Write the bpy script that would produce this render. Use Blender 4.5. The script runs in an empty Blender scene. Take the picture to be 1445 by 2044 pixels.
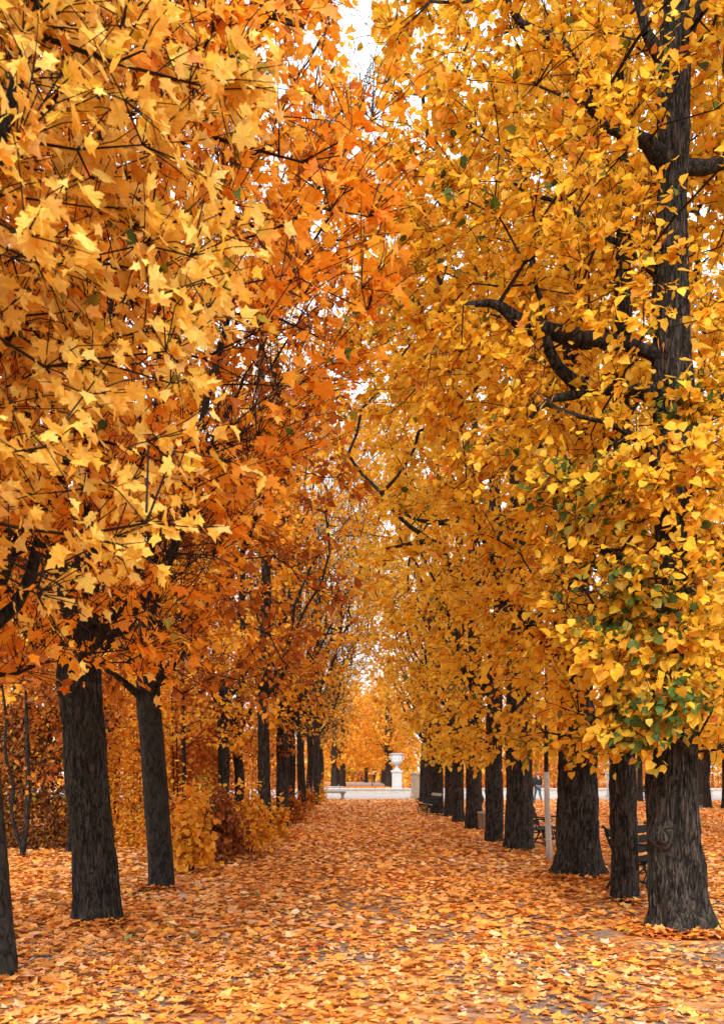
import bpy, math, random
import numpy as np
from math import radians as R, pi
from mathutils import Vector, Matrix

# ------------------------------------------------------------------ camera, sky, sun, exposure
SC = bpy.context.scene
F = 1987.0                      # focal length in photo pixels
CX, HY, EYE = 718.0, 1543.0, 1.7
cam_d = bpy.data.cameras.new('camera')
cam = bpy.data.objects.new('camera', cam_d)
SC.collection.objects.link(cam)
cam.location = (0, 0, EYE)
cam.rotation_euler = (R(90), 0, 0)
cam_d.sensor_fit = 'VERTICAL'
cam_d.sensor_height = 36.0
cam_d.sensor_width = 36.0
cam_d.lens = F / 2044.0 * 36.0
cam_d.shift_y = (HY - 1022.0) / 2044.0
cam_d.shift_x = (722.5 - CX) / 2044.0
cam_d.clip_start, cam_d.clip_end = 0.05, 3000
cam_d.dof.use_dof = True
cam_d.dof.focus_distance = 13.0
cam_d.dof.aperture_fstop = 3.5
SC.camera = cam

SUN_EL, SUN_AZ = R(37), R(185)      # high and soft, behind the camera
world = bpy.data.worlds.new('World')
SC.world = world
world.use_nodes = True
wn, wl = world.node_tree.nodes, world.node_tree.links
wn.clear()
w_out = wn.new('ShaderNodeOutputWorld')
w_bg = wn.new('ShaderNodeBackground')
w_sky = wn.new('ShaderNodeTexSky')
w_sky.sky_type = 'NISHITA'
w_sky.sun_disc = False
w_sky.sun_elevation = SUN_EL
w_sky.sun_rotation = SUN_AZ
w_sky.dust_density = 4.0
w_mix = wn.new('ShaderNodeMix')
w_mix.data_type = 'RGBA'
w_mix.inputs['Factor'].default_value = 0.88          # an even cloud sheet over the blue
w_tc = wn.new('ShaderNodeTexCoord')
w_noise = wn.new('ShaderNodeTexNoise')
w_noise.inputs['Scale'].default_value = 2.2
w_noise.inputs['Detail'].default_value = 5
w_ramp = wn.new('ShaderNodeValToRGB')
w_ramp.color_ramp.elements[0].position = 0.3
w_ramp.color_ramp.elements[0].color = (0.82, 0.84, 0.87, 1)
w_ramp.color_ramp.elements[1].position = 0.75
w_ramp.color_ramp.elements[1].color = (1, 1, 1, 1)
w_gain = wn.new('ShaderNodeMix')
w_gain.data_type = 'RGBA'
w_gain.blend_type = 'MULTIPLY'
w_gain.inputs['Factor'].default_value = 1.0
w_gain.inputs[7].default_value = (9.0, 9.0, 9.2, 1)
wl.new(w_tc.outputs['Generated'], w_noise.inputs['Vector'])
wl.new(w_noise.outputs['Fac'], w_ramp.inputs['Fac'])
wl.new(w_ramp.outputs['Color'], w_gain.inputs[6])
wl.new(w_sky.outputs['Color'], w_mix.inputs[6])
wl.new(w_gain.outputs[2], w_mix.inputs[7])
wl.new(w_mix.outputs[2], w_bg.inputs['Color'])
w_bg.inputs['Strength'].default_value = 0.10
wl.new(w_bg.outputs['Background'], w_out.inputs['Surface'])

sun_d = bpy.data.lights.new('sun', 'SUN')
sun_d.energy = 1.5
sun_d.angle = R(20)
sun_d.color = (1.0, 0.95, 0.88)
sun = bpy.data.objects.new('sun', sun_d)
SC.collection.objects.link(sun)
_sd = Vector((math.sin(SUN_AZ) * math.cos(SUN_EL), math.cos(SUN_AZ) * math.cos(SUN_EL), math.sin(SUN_EL)))
sun.rotation_euler = _sd.to_track_quat('Z', 'Y').to_euler()
sun.location = (0, -20, 40)

SC.view_settings.view_transform = 'Standard'
SC.view_settings.look = 'None'
SC.view_settings.exposure = 1.32
SC.view_settings.gamma = 1.0
SC.render.engine = 'CYCLES'
cy = SC.cycles
cy.max_bounces = 10
cy.diffuse_bounces = 6
cy.glossy_bounces = 2
cy.transmission_bounces = 6
cy.transparent_max_bounces = 4
cy.caustics_reflective = cy.caustics_refractive = False
cy.use_adaptive_sampling = True
cy.adaptive_threshold = 0.012
cy.use_denoising = True
try:
    cy.denoiser = 'OPENIMAGEDENOISE'
    cy.denoising_prefilter = 'ACCURATE'
except Exception:
    pass

# ------------------------------------------------------------------ helpers
rng = np.random.default_rng(11)
random.seed(5)
COL = SC.collection


def at(x, y, d):                # photo pixel at depth d -> world point
    return np.array([(x - CX) / F * d, d, EYE - (y - HY) / F * d])


def gx(x, d):                   # world X of pixel column x at depth d
    return (x - CX) / F * d


def gd(y):                      # depth of a ground point seen at row y
    return EYE * F / (y - HY)


def nrm(a):
    return a / np.maximum(np.linalg.norm(a, axis=-1, keepdims=True), 1e-9)


class Noise:                    # smooth pseudo-noise, -1..1, from summed sines
    def __init__(self, seed, scale=1.0, n=7):
        r = np.random.default_rng(seed)
        self.k = r.normal(size=(n, 3)) * scale
        self.p = r.uniform(0, 2 * pi, n)
        self.a = 1.0 / math.sqrt(n / 2)

    def __call__(self, P):
        return np.sin(np.asarray(P) @ self.k.T + self.p).sum(-1) * self.a * 0.6


def tag(o, label=None, cat=None, group=None, kind=None):
    if label: o['label'] = label
    if cat: o['category'] = cat
    if group: o['group'] = group
    if kind: o['kind'] = kind
    return o


def link(o, parent=None):
    COL.objects.link(o)
    if parent is not None:
        o.parent = parent
    return o


def empty(name, loc, label=None, cat=None, group=None, rz=0.0):
    o = bpy.data.objects.new(name, None)
    o.empty_display_size = 0.2
    o.location = loc
    o.rotation_euler = (0, 0, rz)
    link(o)
    return tag(o, label, cat, group)


def mesh_np(name, V, T, mat, parent=None, colors=None, smooth=False, local=None):
    """V (n,3), T (m,3) or (m,4) arrays -> object"""
    V = np.ascontiguousarray(V, dtype=np.float32)
    T = np.ascontiguousarray(T, dtype=np.int32)
    k = T.shape[1]
    me = bpy.data.meshes.new(name)
    me.vertices.add(len(V))
    me.vertices.foreach_set('co', V.ravel())
    me.loops.add(T.size)
    me.loops.foreach_set('vertex_index', T.ravel())
    me.polygons.add(len(T))
    me.polygons.foreach_set('loop_start', np.arange(0, T.size, k, dtype=np.int32))
    me.polygons.foreach_set('loop_total', np.full(len(T), k, dtype=np.int32))
    me.polygons.foreach_set('use_smooth', np.full(len(T), smooth, dtype=bool))
    if colors is not None:
        a = me.attributes.new('tint', 'FLOAT_COLOR', 'POINT')
        c = np.ones((len(V), 4), dtype=np.float32)
        c[:, :3] = colors
        a.data.foreach_set('color', c.ravel())
    if local is not None:
        a = me.attributes.new('local', 'FLOAT_VECTOR', 'POINT')
        a.data.foreach_set('vector', np.ascontiguousarray(np.tile(local, (len(V) // len(local), 1)), dtype=np.float32).ravel())
    me.update()
    me.validate()
    me.materials.append(mat)
    o = bpy.data.objects.new(name, me)
    return link(o, parent)


class MB:
    """collects simple solids for one mesh"""
    def __init__(self):
        self.V, self.Fc = [], []

    def add(self, V, Fc):
        b = len(self.V)
        self.V += [tuple(v) for v in V]
        self.Fc += [tuple(i + b for i in f) for f in Fc]
        return self

    def box(self, x0, x1, y0, y1, z0, z1, bev=0.0, M=None):
        if bev <= 0:
            V = [(x, y, z) for z in (z0, z1) for y in (y0, y1) for x in (x0, x1)]
            Fc = [(0, 2, 3, 1), (4, 5, 7, 6), (0, 1, 5, 4), (2, 6, 7, 3), (0, 4, 6, 2), (1, 3, 7, 5)]
        else:
            b = min(bev, (x1 - x0) / 2.5, (y1 - y0) / 2.5, (z1 - z0) / 2.5)
            V, Fc = [], []
            prof = [(z0, b), (z0 + b, 0), (z1 - b, 0), (z1, b)]
            for z, i in prof:
                c = b
                X0, X1, Y0, Y1 = x0 + i, x1 - i, y0 + i, y1 - i
                V += [(X0 + c, Y0, z), (X1 - c, Y0, z), (X1, Y0 + c, z), (X1, Y1 - c, z), (X1 - c, Y1, z), (X0 + c, Y1, z), (X0, Y1 - c, z), (X0, Y0 + c, z)]
            for k in range(3):
                for j in range(8):
                    Fc.append((k * 8 + j, k * 8 + (j + 1) % 8, k * 8 + 8 + (j + 1) % 8, k * 8 + 8 + j))
            Fc.append(tuple(range(7, -1, -1)))
            Fc.append(tuple(range(24, 32)))
        if M is not None:
            V = [tuple(M @ Vector(v)) for v in V]
        return self.add(V, Fc)

    def tube(self, P, r, k=6, cap=True):
        P = [np.array(p, float) for p in P]
        n = len(P)
        r = [r] * n if np.isscalar(r) else list(r)
        V, Fc = [], []
        t0 = nrm(P[1] - P[0])
        ref = np.array([0, 0, 1.0]) if abs(t0[2]) < 0.9 else np.array([1.0, 0, 0])
        u = nrm(np.cross(t0, ref))
        for i in range(n):
            t = nrm(P[min(i + 1, n - 1)] - P[max(i - 1, 0)])
            u = nrm(u - t * np.dot(u, t))
            w = np.cross(t, u)
            for j in range(k):
                a = 2 * pi * j / k
                V.append(P[i] + r[i] * (math.cos(a) * u + math.sin(a) * w))
        for i in range(n - 1):
            for j in range(k):
                Fc.append((i * k + j, i * k + (j + 1) % k, (i + 1) * k + (j + 1) % k, (i + 1) * k + j))
        if cap:
            Fc.append(tuple(range(k - 1, -1, -1)))
            Fc.append(tuple((n - 1) * k + j for j in range(k)))
        return self.add(V, Fc)

    def lathe(self, prof, k=24, cx=0, cy=0, lobes=0, lob_a=0.0, rng_z=None):
        V, Fc = [], []
        for (r, z) in prof:
            for j in range(k):
                a = 2 * pi * j / k
                rr = r
                if lobes and rng_z and rng_z[0] <= z <= rng_z[1]:
                    rr = r * (1 + lob_a * abs(math.sin(lobes * a / 2)))
                V.append((cx + rr * math.cos(a), cy + rr * math.sin(a), z))
        n = len(prof)
        for i in range(n - 1):
            for j in range(k):
                Fc.append((i * k + j, i * k + (j + 1) % k, (i + 1) * k + (j + 1) % k, (i + 1) * k + j))
        Fc.append(tuple(range(k - 1, -1, -1)))
        Fc.append(tuple((n - 1) * k + j for j in range(k)))
        return self.add(V, Fc)

    def build(self, name, mat, parent=None, smooth=False):
        me = bpy.data.meshes.new(name)
        me.from_pydata(self.V, [], self.Fc)
        me.update()
        if smooth:
            me.polygons.foreach_set('use_smooth', [True] * len(me.polygons))
        me.materials.append(mat)
        return link(bpy.data.objects.new(name, me), parent)


# ------------------------------------------------------------------ materials
def new_mat(name):
    m = bpy.data.materials.new(name)
    m.use_nodes = True
    nt = m.node_tree
    nt.nodes.clear()
    out = nt.nodes.new('ShaderNodeOutputMaterial')
    return m, nt, out


def N(nt, t, **kw):
    n = nt.nodes.new(t)
    for k, v in kw.items():
        setattr(n, k, v)
    return n


def ramp(nt, stops):
    r = N(nt, 'ShaderNodeValToRGB')
    e = r.color_ramp.elements
    while len(e) < len(stops):
        e.new(0.5)
    for el, (p, c) in zip(e, stops):
        el.position = p
        el.color = (c[0], c[1], c[2], 1)
    return r


def leaf_material(name, trans=0.45, rough=0.5, spec=0.25):
    m, nt, out = new_mat(name)
    at_ = N(nt, 'ShaderNodeAttribute', attribute_name='tint')
    tc = N(nt, 'ShaderNodeTexCoord')
    nz = N(nt, 'ShaderNodeTexNoise')
    nz.inputs['Scale'].default_value = 38
    nz.inputs['Detail'].default_value = 3
    nt.links.new(tc.outputs['Object'], nz.inputs['Vector'])
    hs = N(nt, 'ShaderNodeHueSaturation')
    mr = N(nt, 'ShaderNodeMapRange')
    mr.inputs['To Min'].default_value = 0.74
    mr.inputs['To Max'].default_value = 1.30
    nt.links.new(nz.outputs['Fac'], mr.inputs['Value'])
    nt.links.new(mr.outputs['Result'], hs.inputs['Value'])
    nt.links.new(at_.outputs['Color'], hs.inputs['Color'])
    # veins: a midrib and slanting side veins, drawn from the leaf's own coordinates
    lo = N(nt, 'ShaderNodeAttribute', attribute_name='local')
    sx = N(nt, 'ShaderNodeSeparateXYZ')
    nt.links.new(lo.outputs['Vector'], sx.inputs[0])
    ax = N(nt, 'ShaderNodeMath', operation='ABSOLUTE')
    nt.links.new(sx.outputs['X'], ax.inputs[0])
    mid = N(nt, 'ShaderNodeMath', operation='LESS_THAN')
    nt.links.new(ax.outputs[0], mid.inputs[0])
    mid.inputs[1].default_value = 0.012
    sl = N(nt, 'ShaderNodeMath', operation='MULTIPLY_ADD')
    nt.links.new(ax.outputs[0], sl.inputs[0])
    sl.inputs[1].default_value = -0.9
    nt.links.new(sx.outputs['Y'], sl.inputs[2])
    fr = N(nt, 'ShaderNodeMath', operation='PINGPONG')
    nt.links.new(sl.outputs[0], fr.inputs[0])
    fr.inputs[1].default_value = 0.1
    sv = N(nt, 'ShaderNodeMath', operation='LESS_THAN')
    nt.links.new(fr.outputs[0], sv.inputs[0])
    sv.inputs[1].default_value = 0.009
    vn = N(nt, 'ShaderNodeMath', operation='MAXIMUM')
    nt.links.new(mid.outputs[0], vn.inputs[0])
    nt.links.new(sv.outputs[0], vn.inputs[1])
    vm = N(nt, 'ShaderNodeMath', operation='MULTIPLY')
    nt.links.new(vn.outputs[0], vm.inputs[0])
    vm.inputs[1].default_value = 0.2
    vc = N(nt, 'ShaderNodeMix', data_type='RGBA')
    nt.links.new(vm.outputs[0], vc.inputs['Factor'])
    nt.links.new(hs.outputs['Color'], vc.inputs[6])
    vc.inputs[7].default_value = (0.78, 0.55, 0.16, 1)
    # brown specks and dry blotches
    n3 = N(nt, 'ShaderNodeTexNoise')
    n3.inputs['Scale'].default_value = 55
    n3.inputs['Detail'].default_value = 2
    nt.links.new(tc.outputs['Object'], n3.inputs['Vector'])
    br = ramp(nt, [(0.70, (0, 0, 0)), (0.77, (0.7, 0.7, 0.7))])
    nt.links.new(n3.outputs['Fac'], br.inputs['Fac'])
    bc = N(nt, 'ShaderNodeMix', data_type='RGBA')
    nt.links.new(br.outputs['Color'], bc.inputs['Factor'])
    nt.links.new(vc.outputs[2], bc.inputs[6])
    bc.inputs[7].default_value = (0.22, 0.07, 0.012, 1)
    hs = bc
    pb = N(nt, 'ShaderNodeBsdfPrincipled')
    pb.inputs['Roughness'].default_value = rough
    pb.inputs['Specular IOR Level'].default_value = spec
    nt.links.new(hs.outputs[2], pb.inputs['Base Color'])
    tr = N(nt, 'ShaderNodeBsdfTranslucent')
    nt.links.new(hs.outputs[2], tr.inputs['Color'])
    mx = N(nt, 'ShaderNodeMixShader')
    mx.inputs['Fac'].default_value = trans
    nt.links.new(pb.outputs[0], mx.inputs[1])
    nt.links.new(tr.outputs[0], mx.inputs[2])
    nt.links.new(mx.outputs[0], out.inputs['Surface'])
    return m


def bark_material(name, dark, light, moss=0.0, ridge=1.0, zs=0.16, scale=15):
    m, nt, out = new_mat(name)
    tc = N(nt, 'ShaderNodeTexCoord')
    mp = N(nt, 'ShaderNodeMapping')
    mp.inputs['Scale'].default_value = (1, 1, zs)
    nt.links.new(tc.outputs['Object'], mp.inputs['Vector'])
    wob = N(nt, 'ShaderNodeTexNoise')
    wob.inputs['Scale'].default_value = 9
    wob.inputs['Detail'].default_value = 4
    nt.links.new(mp.outputs[0], wob.inputs['Vector'])
    add = N(nt, 'ShaderNodeMix', data_type='RGBA', blend_type='LINEAR_LIGHT')
    add.inputs['Factor'].default_value = 0.055
    nt.links.new(mp.outputs[0], add.inputs[6])
    nt.links.new(wob.outputs['Color'], add.inputs[7])
    def furrows(sc, gain, det):                     # narrow dark furrows parting flat plates
        n_ = N(nt, 'ShaderNodeTexNoise')
        n_.inputs['Scale'].default_value = sc
        n_.inputs['Detail'].default_value = det
        n_.inputs['Roughness'].default_value = 0.45
        nt.links.new(add.outputs[2], n_.inputs['Vector'])
        a_ = N(nt, 'ShaderNodeMath', operation='SUBTRACT')
        nt.links.new(n_.outputs['Fac'], a_.inputs[0])
        a_.inputs[1].default_value = 0.5
        b_ = N(nt, 'ShaderNodeMath', operation='ABSOLUTE')
        nt.links.new(a_.outputs[0], b_.inputs[0])
        c_ = N(nt, 'ShaderNodeMath', operation='MULTIPLY', use_clamp=True)
        nt.links.new(b_.outputs[0], c_.inputs[0])
        c_.inputs[1].default_value = gain
        return c_
    f1 = furrows(scale, 11.0, 2.0)
    f2 = furrows(scale * 1.9, 9.0, 2.0)
    ff = N(nt, 'ShaderNodeMath', operation='MULTIPLY_ADD')
    nt.links.new(f1.outputs[0], ff.inputs[0])
    ff.inputs[1].default_value = 1.6
    nt.links.new(f2.outputs[0], ff.inputs[2])
    nz = N(nt, 'ShaderNodeTexNoise')
    nz.inputs['Scale'].default_value = scale * 1.7
    nz.inputs['Detail'].default_value = 8
    nz.inputs['Roughness'].default_value = 0.68
    nt.links.new(add.outputs[2], nz.inputs['Vector'])
    big = N(nt, 'ShaderNodeTexNoise')
    big.inputs['Scale'].default_value = 2.3
    big.inputs['Detail'].default_value = 4
    nt.links.new(tc.outputs['Object'], big.inputs['Vector'])
    hgt = N(nt, 'ShaderNodeMapRange')
    hgt.inputs['From Max'].default_value = 2.6
    nt.links.new(ff.outputs[0], hgt.inputs['Value'])
    rel = N(nt, 'ShaderNodeAttribute', attribute_name='relief')
    m0 = N(nt, 'ShaderNodeMath', operation='MULTIPLY_ADD')
    m0.inputs[1].default_value = 0.62
    nt.links.new(hgt.outputs['Result'], m0.inputs[0])
    m1 = N(nt, 'ShaderNodeMath', operation='MULTIPLY')
    m1.inputs[1].default_value = 0.32
    nt.links.new(nz.outputs['Fac'], m1.inputs[0])
    nt.links.new(m1.outputs[0], m0.inputs[2])
    mul = N(nt, 'ShaderNodeMath', operation='MULTIPLY_ADD')
    mul.inputs[1].default_value = 0.16
    nt.links.new(rel.outputs['Fac'], mul.inputs[0])
    nt.links.new(m0.outputs[0], mul.inputs[2])
    rp = ramp(nt, [(0.30, [c * 0.12 for c in dark]), (0.58, [c * 0.7 for c in dark]), (0.80, [0.5 * (a + b) for a, b in zip(dark, light)]), (0.95, light)])
    nt.links.new(mul.outputs[0], rp.inputs['Fac'])
    tint = N(nt, 'ShaderNodeMix', data_type='RGBA')
    mr = ramp(nt, [(0.5, (0, 0, 0)), (0.7, (1, 1, 1))])
    nt.links.new(big.outputs['Fac'], mr.inputs['Fac'])
    ms = N(nt, 'ShaderNodeMath', operation='MULTIPLY')
    ms.inputs[1].default_value = moss
    nt.links.new(mr.outputs['Color'], ms.inputs[0])
    nt.links.new(ms.outputs[0], tint.inputs['Factor'])
    nt.links.new(rp.outputs['Color'], tint.inputs[6])
    tint.inputs[7].default_value = (0.035, 0.045, 0.02, 1)
    pb = N(nt, 'ShaderNodeBsdfPrincipled')
    pb.inputs['Roughness'].default_value = 0.85
    pb.inputs['Specular IOR Level'].default_value = 0.2
    nt.links.new(tint.outputs[2], pb.inputs['Base Color'])
    bp = N(nt, 'ShaderNodeBump')
    bp.inputs['Strength'].default_value = 0.9
    bp.inputs['Distance'].default_value = 0.06 * ridge
    nt.links.new(mul.outputs[0], bp.inputs['Height'])
    nt.links.new(bp.outputs[0], pb.inputs['Normal'])
    nt.links.new(pb.outputs[0], out.inputs['Surface'])
    return m


def plain_material(name, c, rough=0.7, var=0.25, scale=9, bump=0.2, bd=0.004, spec=0.3, metal=0.0, stain=None):
    m, nt, out = new_mat(name)
    tc = N(nt, 'ShaderNodeTexCoord')
    nz = N(nt, 'ShaderNodeTexNoise')
    nz.inputs['Scale'].default_value = scale
    nz.inputs['Detail'].default_value = 6
    nz.inputs['Roughness'].default_value = 0.65
    nt.links.new(tc.outputs['Object'], nz.inputs['Vector'])
    lo = stain if stain else [x * (1 - var) for x in c]
    rp = ramp(nt, [(0.32, lo), (0.62, c), (0.85, [min(1, x * (1 + var * 0.5)) for x in c])])
    nt.links.new(nz.outputs['Fac'], rp.inputs['Fac'])
    pb = N(nt, 'ShaderNodeBsdfPrincipled')
    pb.inputs['Roughness'].default_value = rough
    pb.inputs['Specular IOR Level'].default_value = spec
    pb.inputs['Metallic'].default_value = metal
    nt.links.new(rp.outputs['Color'], pb.inputs['Base Color'])
    if bump:
        n2 = N(nt, 'ShaderNodeTexNoise')
        n2.inputs['Scale'].default_value = scale * 6
        n2.inputs['Detail'].default_value = 4
        nt.links.new(tc.outputs['Object'], n2.inputs['Vector'])
        bp = N(nt, 'ShaderNodeBump')
        bp.inputs['Strength'].default_value = bump
        bp.inputs['Distance'].default_value = bd
        nt.links.new(n2.outputs['Fac'], bp.inputs['Height'])
        nt.links.new(bp.outputs[0], pb.inputs['Normal'])
    nt.links.new(pb.outputs[0], out.inputs['Surface'])
    return m


def ground_material():
    m, nt, out = new_mat('ground_gravel_and_leaf_mould')
    tc = N(nt, 'ShaderNodeTexCoord')
    fine = N(nt, 'ShaderNodeTexVoronoi')
    fine.inputs['Scale'].default_value = 75
    nt.links.new(tc.outputs['Object'], fine.inputs['Vector'])
    g = ramp(nt, [(0.0, (0.11, 0.075, 0.055)), (0.5, (0.22, 0.155, 0.12)), (1.0, (0.36, 0.28, 0.23))])
    nt.links.new(fine.outputs['Color'], g.inputs['Fac'])
    cell = N(nt, 'ShaderNodeTexVoronoi')
    cell.inputs['Scale'].default_value = 13
    nt.links.new(tc.outputs['Object'], cell.inputs['Vector'])
    lf = ramp(nt, [(0.0, (0.24, 0.07, 0.015)), (0.3, (0.52, 0.16, 0.022)), (0.6, (0.66, 0.27, 0.05)), (0.85, (0.70, 0.38, 0.14)), (1.0, (0.30, 0.10, 0.03))])
    sp = N(nt, 'ShaderNodeSeparateColor')
    nt.links.new(cell.outputs['Color'], sp.inputs[0])
    nt.links.new(sp.outputs[0], lf.inputs['Fac'])
    big = N(nt, 'ShaderNodeTexNoise')
    big.inputs['Scale'].default_value = 0.9
    big.inputs['Detail'].default_value = 5
    nt.links.new(tc.outputs['Object'], big.inputs['Vector'])
    sel = ramp(nt, [(0.42, (0, 0, 0)), (0.56, (1, 1, 1))])
    nt.links.new(big.outputs['Fac'], sel.inputs['Fac'])
    # farther along the avenue leaf mould takes over from gravel
    sx = N(nt, 'ShaderNodeSeparateXYZ')
    nt.links.new(tc.outputs['Object'], sx.inputs[0])
    fr = N(nt, 'ShaderNodeMapRange')
    fr.inputs['From Min'].default_value = 9
    fr.inputs['From Max'].default_value = 24
    nt.links.new(sx.outputs['Y'], fr.inputs['Value'])
    mxx = N(nt, 'ShaderNodeMath', operation='MAXIMUM')
    nt.links.new(sel.outputs['Color'], mxx.inputs[0])
    nt.links.new(fr.outputs['Result'], mxx.inputs[1])
    mix = N(nt, 'ShaderNodeMix', data_type='RGBA')
    nt.links.new(mxx.outputs[0], mix.inputs['Factor'])
    nt.links.new(g.outputs['Color'], mix.inputs[6])
    nt.links.new(lf.outputs['Color'], mix.inputs[7])
    pb = N(nt, 'ShaderNodeBsdfPrincipled')
    pb.inputs['Roughness'].default_value = 0.9
    pb.inputs['Specular IOR Level'].default_value = 0.15
    nt.links.new(mix.outputs[2], pb.inputs['Base Color'])
    bp = N(nt, 'ShaderNodeBump')
    bp.inputs['Strength'].default_value = 0.6
    bp.inputs['Distance'].default_value = 0.012
    nt.links.new(fine.outputs['Distance'], bp.inputs['Height'])
    nt.links.new(bp.outputs[0], pb.inputs['Normal'])
    nt.links.new(pb.outputs[0], out.inputs['Surface'])
    return m


M_LEAF = leaf_material('autumn_leaf', 0.48)
M_DRY = leaf_material('fallen_leaf_surface', 0.12, 0.6, 0.2)
M_BARK_LIME = bark_material('furrowed_lime_bark', (0.022, 0.017, 0.0137), (0.080, 0.062, 0.049), 0.35, 0.6, 0.16, 19)
M_BARK_MAPLE = bark_material('maple_bark', (0.018, 0.0145, 0.012), (0.066, 0.053, 0.042), 0.35, 0.4, 0.19, 28)
M_BARK_SMOOTH = bark_material('smooth_grey_bark', (0.022, 0.0195, 0.016), (0.036, 0.032, 0.028), 0.35, 0.2, 0.5, 11)
M_TWIG = plain_material('twig_bark', (0.026, 0.019, 0.015), 0.85, 0.4, 14, 0, spec=0.15)
M_TWIG_BROWN = plain_material('bare_brown_twig', (0.13, 0.065, 0.04), 0.8, 0.4, 14, 0, spec=0.2)
M_TWIG_GREY = plain_material('grey_brown_twig', (0.075, 0.052, 0.042), 0.85, 0.35, 14, 0, spec=0.15)
M_PALE_BARK = plain_material('whitewashed_bark', (0.46, 0.40, 0.34), 0.9, 0.3, 11, 0.5, 0.006, 0.1)
M_GROUND = ground_material()
M_GRAVEL = plain_material('pale_gravel', (0.39, 0.345, 0.32), 0.95, 0.16, 5, 0.5, 0.01, 0.1)
M_STONE = plain_material('pale_limestone', (0.46, 0.42, 0.38), 0.85, 0.22, 3, 0.3, 0.006, 0.15)
M_STONE_TAN = plain_material('weathered_sandstone', (0.44, 0.36, 0.28), 0.9, 0.35, 4, 0.4, 0.008, 0.1)
M_STONE_GREY = plain_material('grey_bench_stone', (0.30, 0.285, 0.265), 0.9, 0.35, 4, 0.4, 0.008, 0.1)
M_WHITE_STONE = plain_material('white_marble', (0.43, 0.42, 0.415), 0.6, 0.10, 3, 0.15, 0.003, 0.25)
M_IRON = plain_material('black_cast_iron', (0.012, 0.013, 0.013), 0.6, 0.3, 12, 0.2, 0.002, 0.3)
M_GREEN_SLAT = plain_material('dark_green_painted_wood', (0.011, 0.016, 0.013), 0.7, 0.3, 8, 0.2, 0.002, 0.08)
M_PALE_AND_LIT_WOOD = plain_material('pale_wood_and_slat_light', (0.42, 0.36, 0.27), 0.6, 0.3, 10, 0.3, 0.002, 0.3)  # pale wood of the bin rim; on bench slats it paints reflected light
M_BIN_WOOD = plain_material('bin_wood', (0.30, 0.20, 0.12), 0.8, 0.35, 9, 0.4, 0.004, 0.2)
M_SKIN = plain_material('skin', (0.55, 0.33, 0.24), 0.55, 0.1, 10, 0)
M_HAIR = plain_material('grey_hair', (0.20, 0.17, 0.15), 0.7, 0.3, 30, 0.3)
M_DARKHAIR = plain_material('dark_hair', (0.03, 0.02, 0.015), 0.6, 0.3, 30, 0.3)
M_NAVY = plain_material('navy_jacket', (0.018, 0.022, 0.032), 0.8, 0.3, 12, 0.3)
M_JEANS = plain_material('blue_denim', (0.05, 0.13, 0.21), 0.85, 0.3, 12, 0.3)
M_RED = plain_material('red_jacket', (0.55, 0.03, 0.02), 0.7, 0.2, 12, 0.3)
M_WHITE_CLOTH = plain_material('white_coat', (0.72, 0.72, 0.74), 0.8, 0.12, 12, 0.3)
M_DARK_CLOTH = plain_material('dark_cloth', (0.02, 0.02, 0.025), 0.8, 0.3, 12, 0.3)
M_TEAL = plain_material('teal_rucksack', (0.02, 0.06, 0.09), 0.7, 0.3, 12, 0.3)
M_SHOE = plain_material('black_shoe', (0.02, 0.018, 0.016), 0.5, 0.2, 12, 0)

# ------------------------------------------------------------------ leaves
def full(half):
    right = half[:]
    left = [(-x, y) for (x, y) in reversed(half) if x > 1e-6]
    return right + left


MAPLE_BIG = full([(0, 0.05), (0.12, -0.04), (0.30, -0.02), (0.45, 0.06), (0.38, 0.17), (0.34, 0.25), (0.47, 0.29), (0.63, 0.46), (0.52, 0.50), (0.50, 0.60),
                  (0.36, 0.57), (0.24, 0.57), (0.26, 0.68), (0.31, 0.76), (0.15, 0.85), (0.0, 1.05)])
MAPLE_MID = full([(0, 0.04), (0.43, 0.03), (0.33, 0.25), (0.61, 0.45), (0.48, 0.58), (0.24, 0.57), (0.28, 0.75), (0, 1.05)])
MAPLE_LOW = full([(0, 0.0), (0.43, 0.05), (0.33, 0.26), (0.60, 0.47), (0.25, 0.58), (0, 1.05)])
LIME_BIG = full([(0, 0.10), (0.14, 0.0), (0.34, 0.04), (0.50, 0.24), (0.47, 0.50), (0.28, 0.80), (0.08, 0.98), (0, 1.10)])
LIME_MID = full([(0, 0.06), (0.30, 0.0), (0.50, 0.32), (0.32, 0.78), (0, 1.08)])
LIME_LOW = full([(0, 0.05), (0.42, 0.10), (0.42, 0.60), (0, 1.08)])
DIAMOND = full([(0, 0), (0.46, 0.40), (0, 1.0)])
BEECH = full([(0, 0), (0.27, 0.25), (0.28, 0.6), (0, 1.05)])


def leaf_template(outline, centre=(0, 0.40)):
    n = len(outline)
    if n == 4:
        V = np.array([(x, y, 0) for x, y in outline])
        return V, np.array([(0, 1, 2), (0, 2, 3)])
    V = np.array([(centre[0], centre[1], 0)] + [(x, y, 0) for x, y in outline], float)
    T = np.array([(0, 1 + i, 1 + (i + 1) % n) for i in range(n)])
    return V, T


TEMPL = {k: leaf_template(v) for k, v in dict(maple_big=MAPLE_BIG, maple_mid=MAPLE_MID, maple_low=MAPLE_LOW, lime_big=LIME_BIG, lime_mid=LIME_MID, lime_low=LIME_LOW, diamond=DIAMOND, beech=BEECH).items()}


def leaf_frames(tip, nor):
    y = nrm(tip)
    z = nor - y * (nor * y).sum(-1, keepdims=True)
    z = nrm(z)
    x = np.cross(y, z)
    return x, y, z


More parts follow.
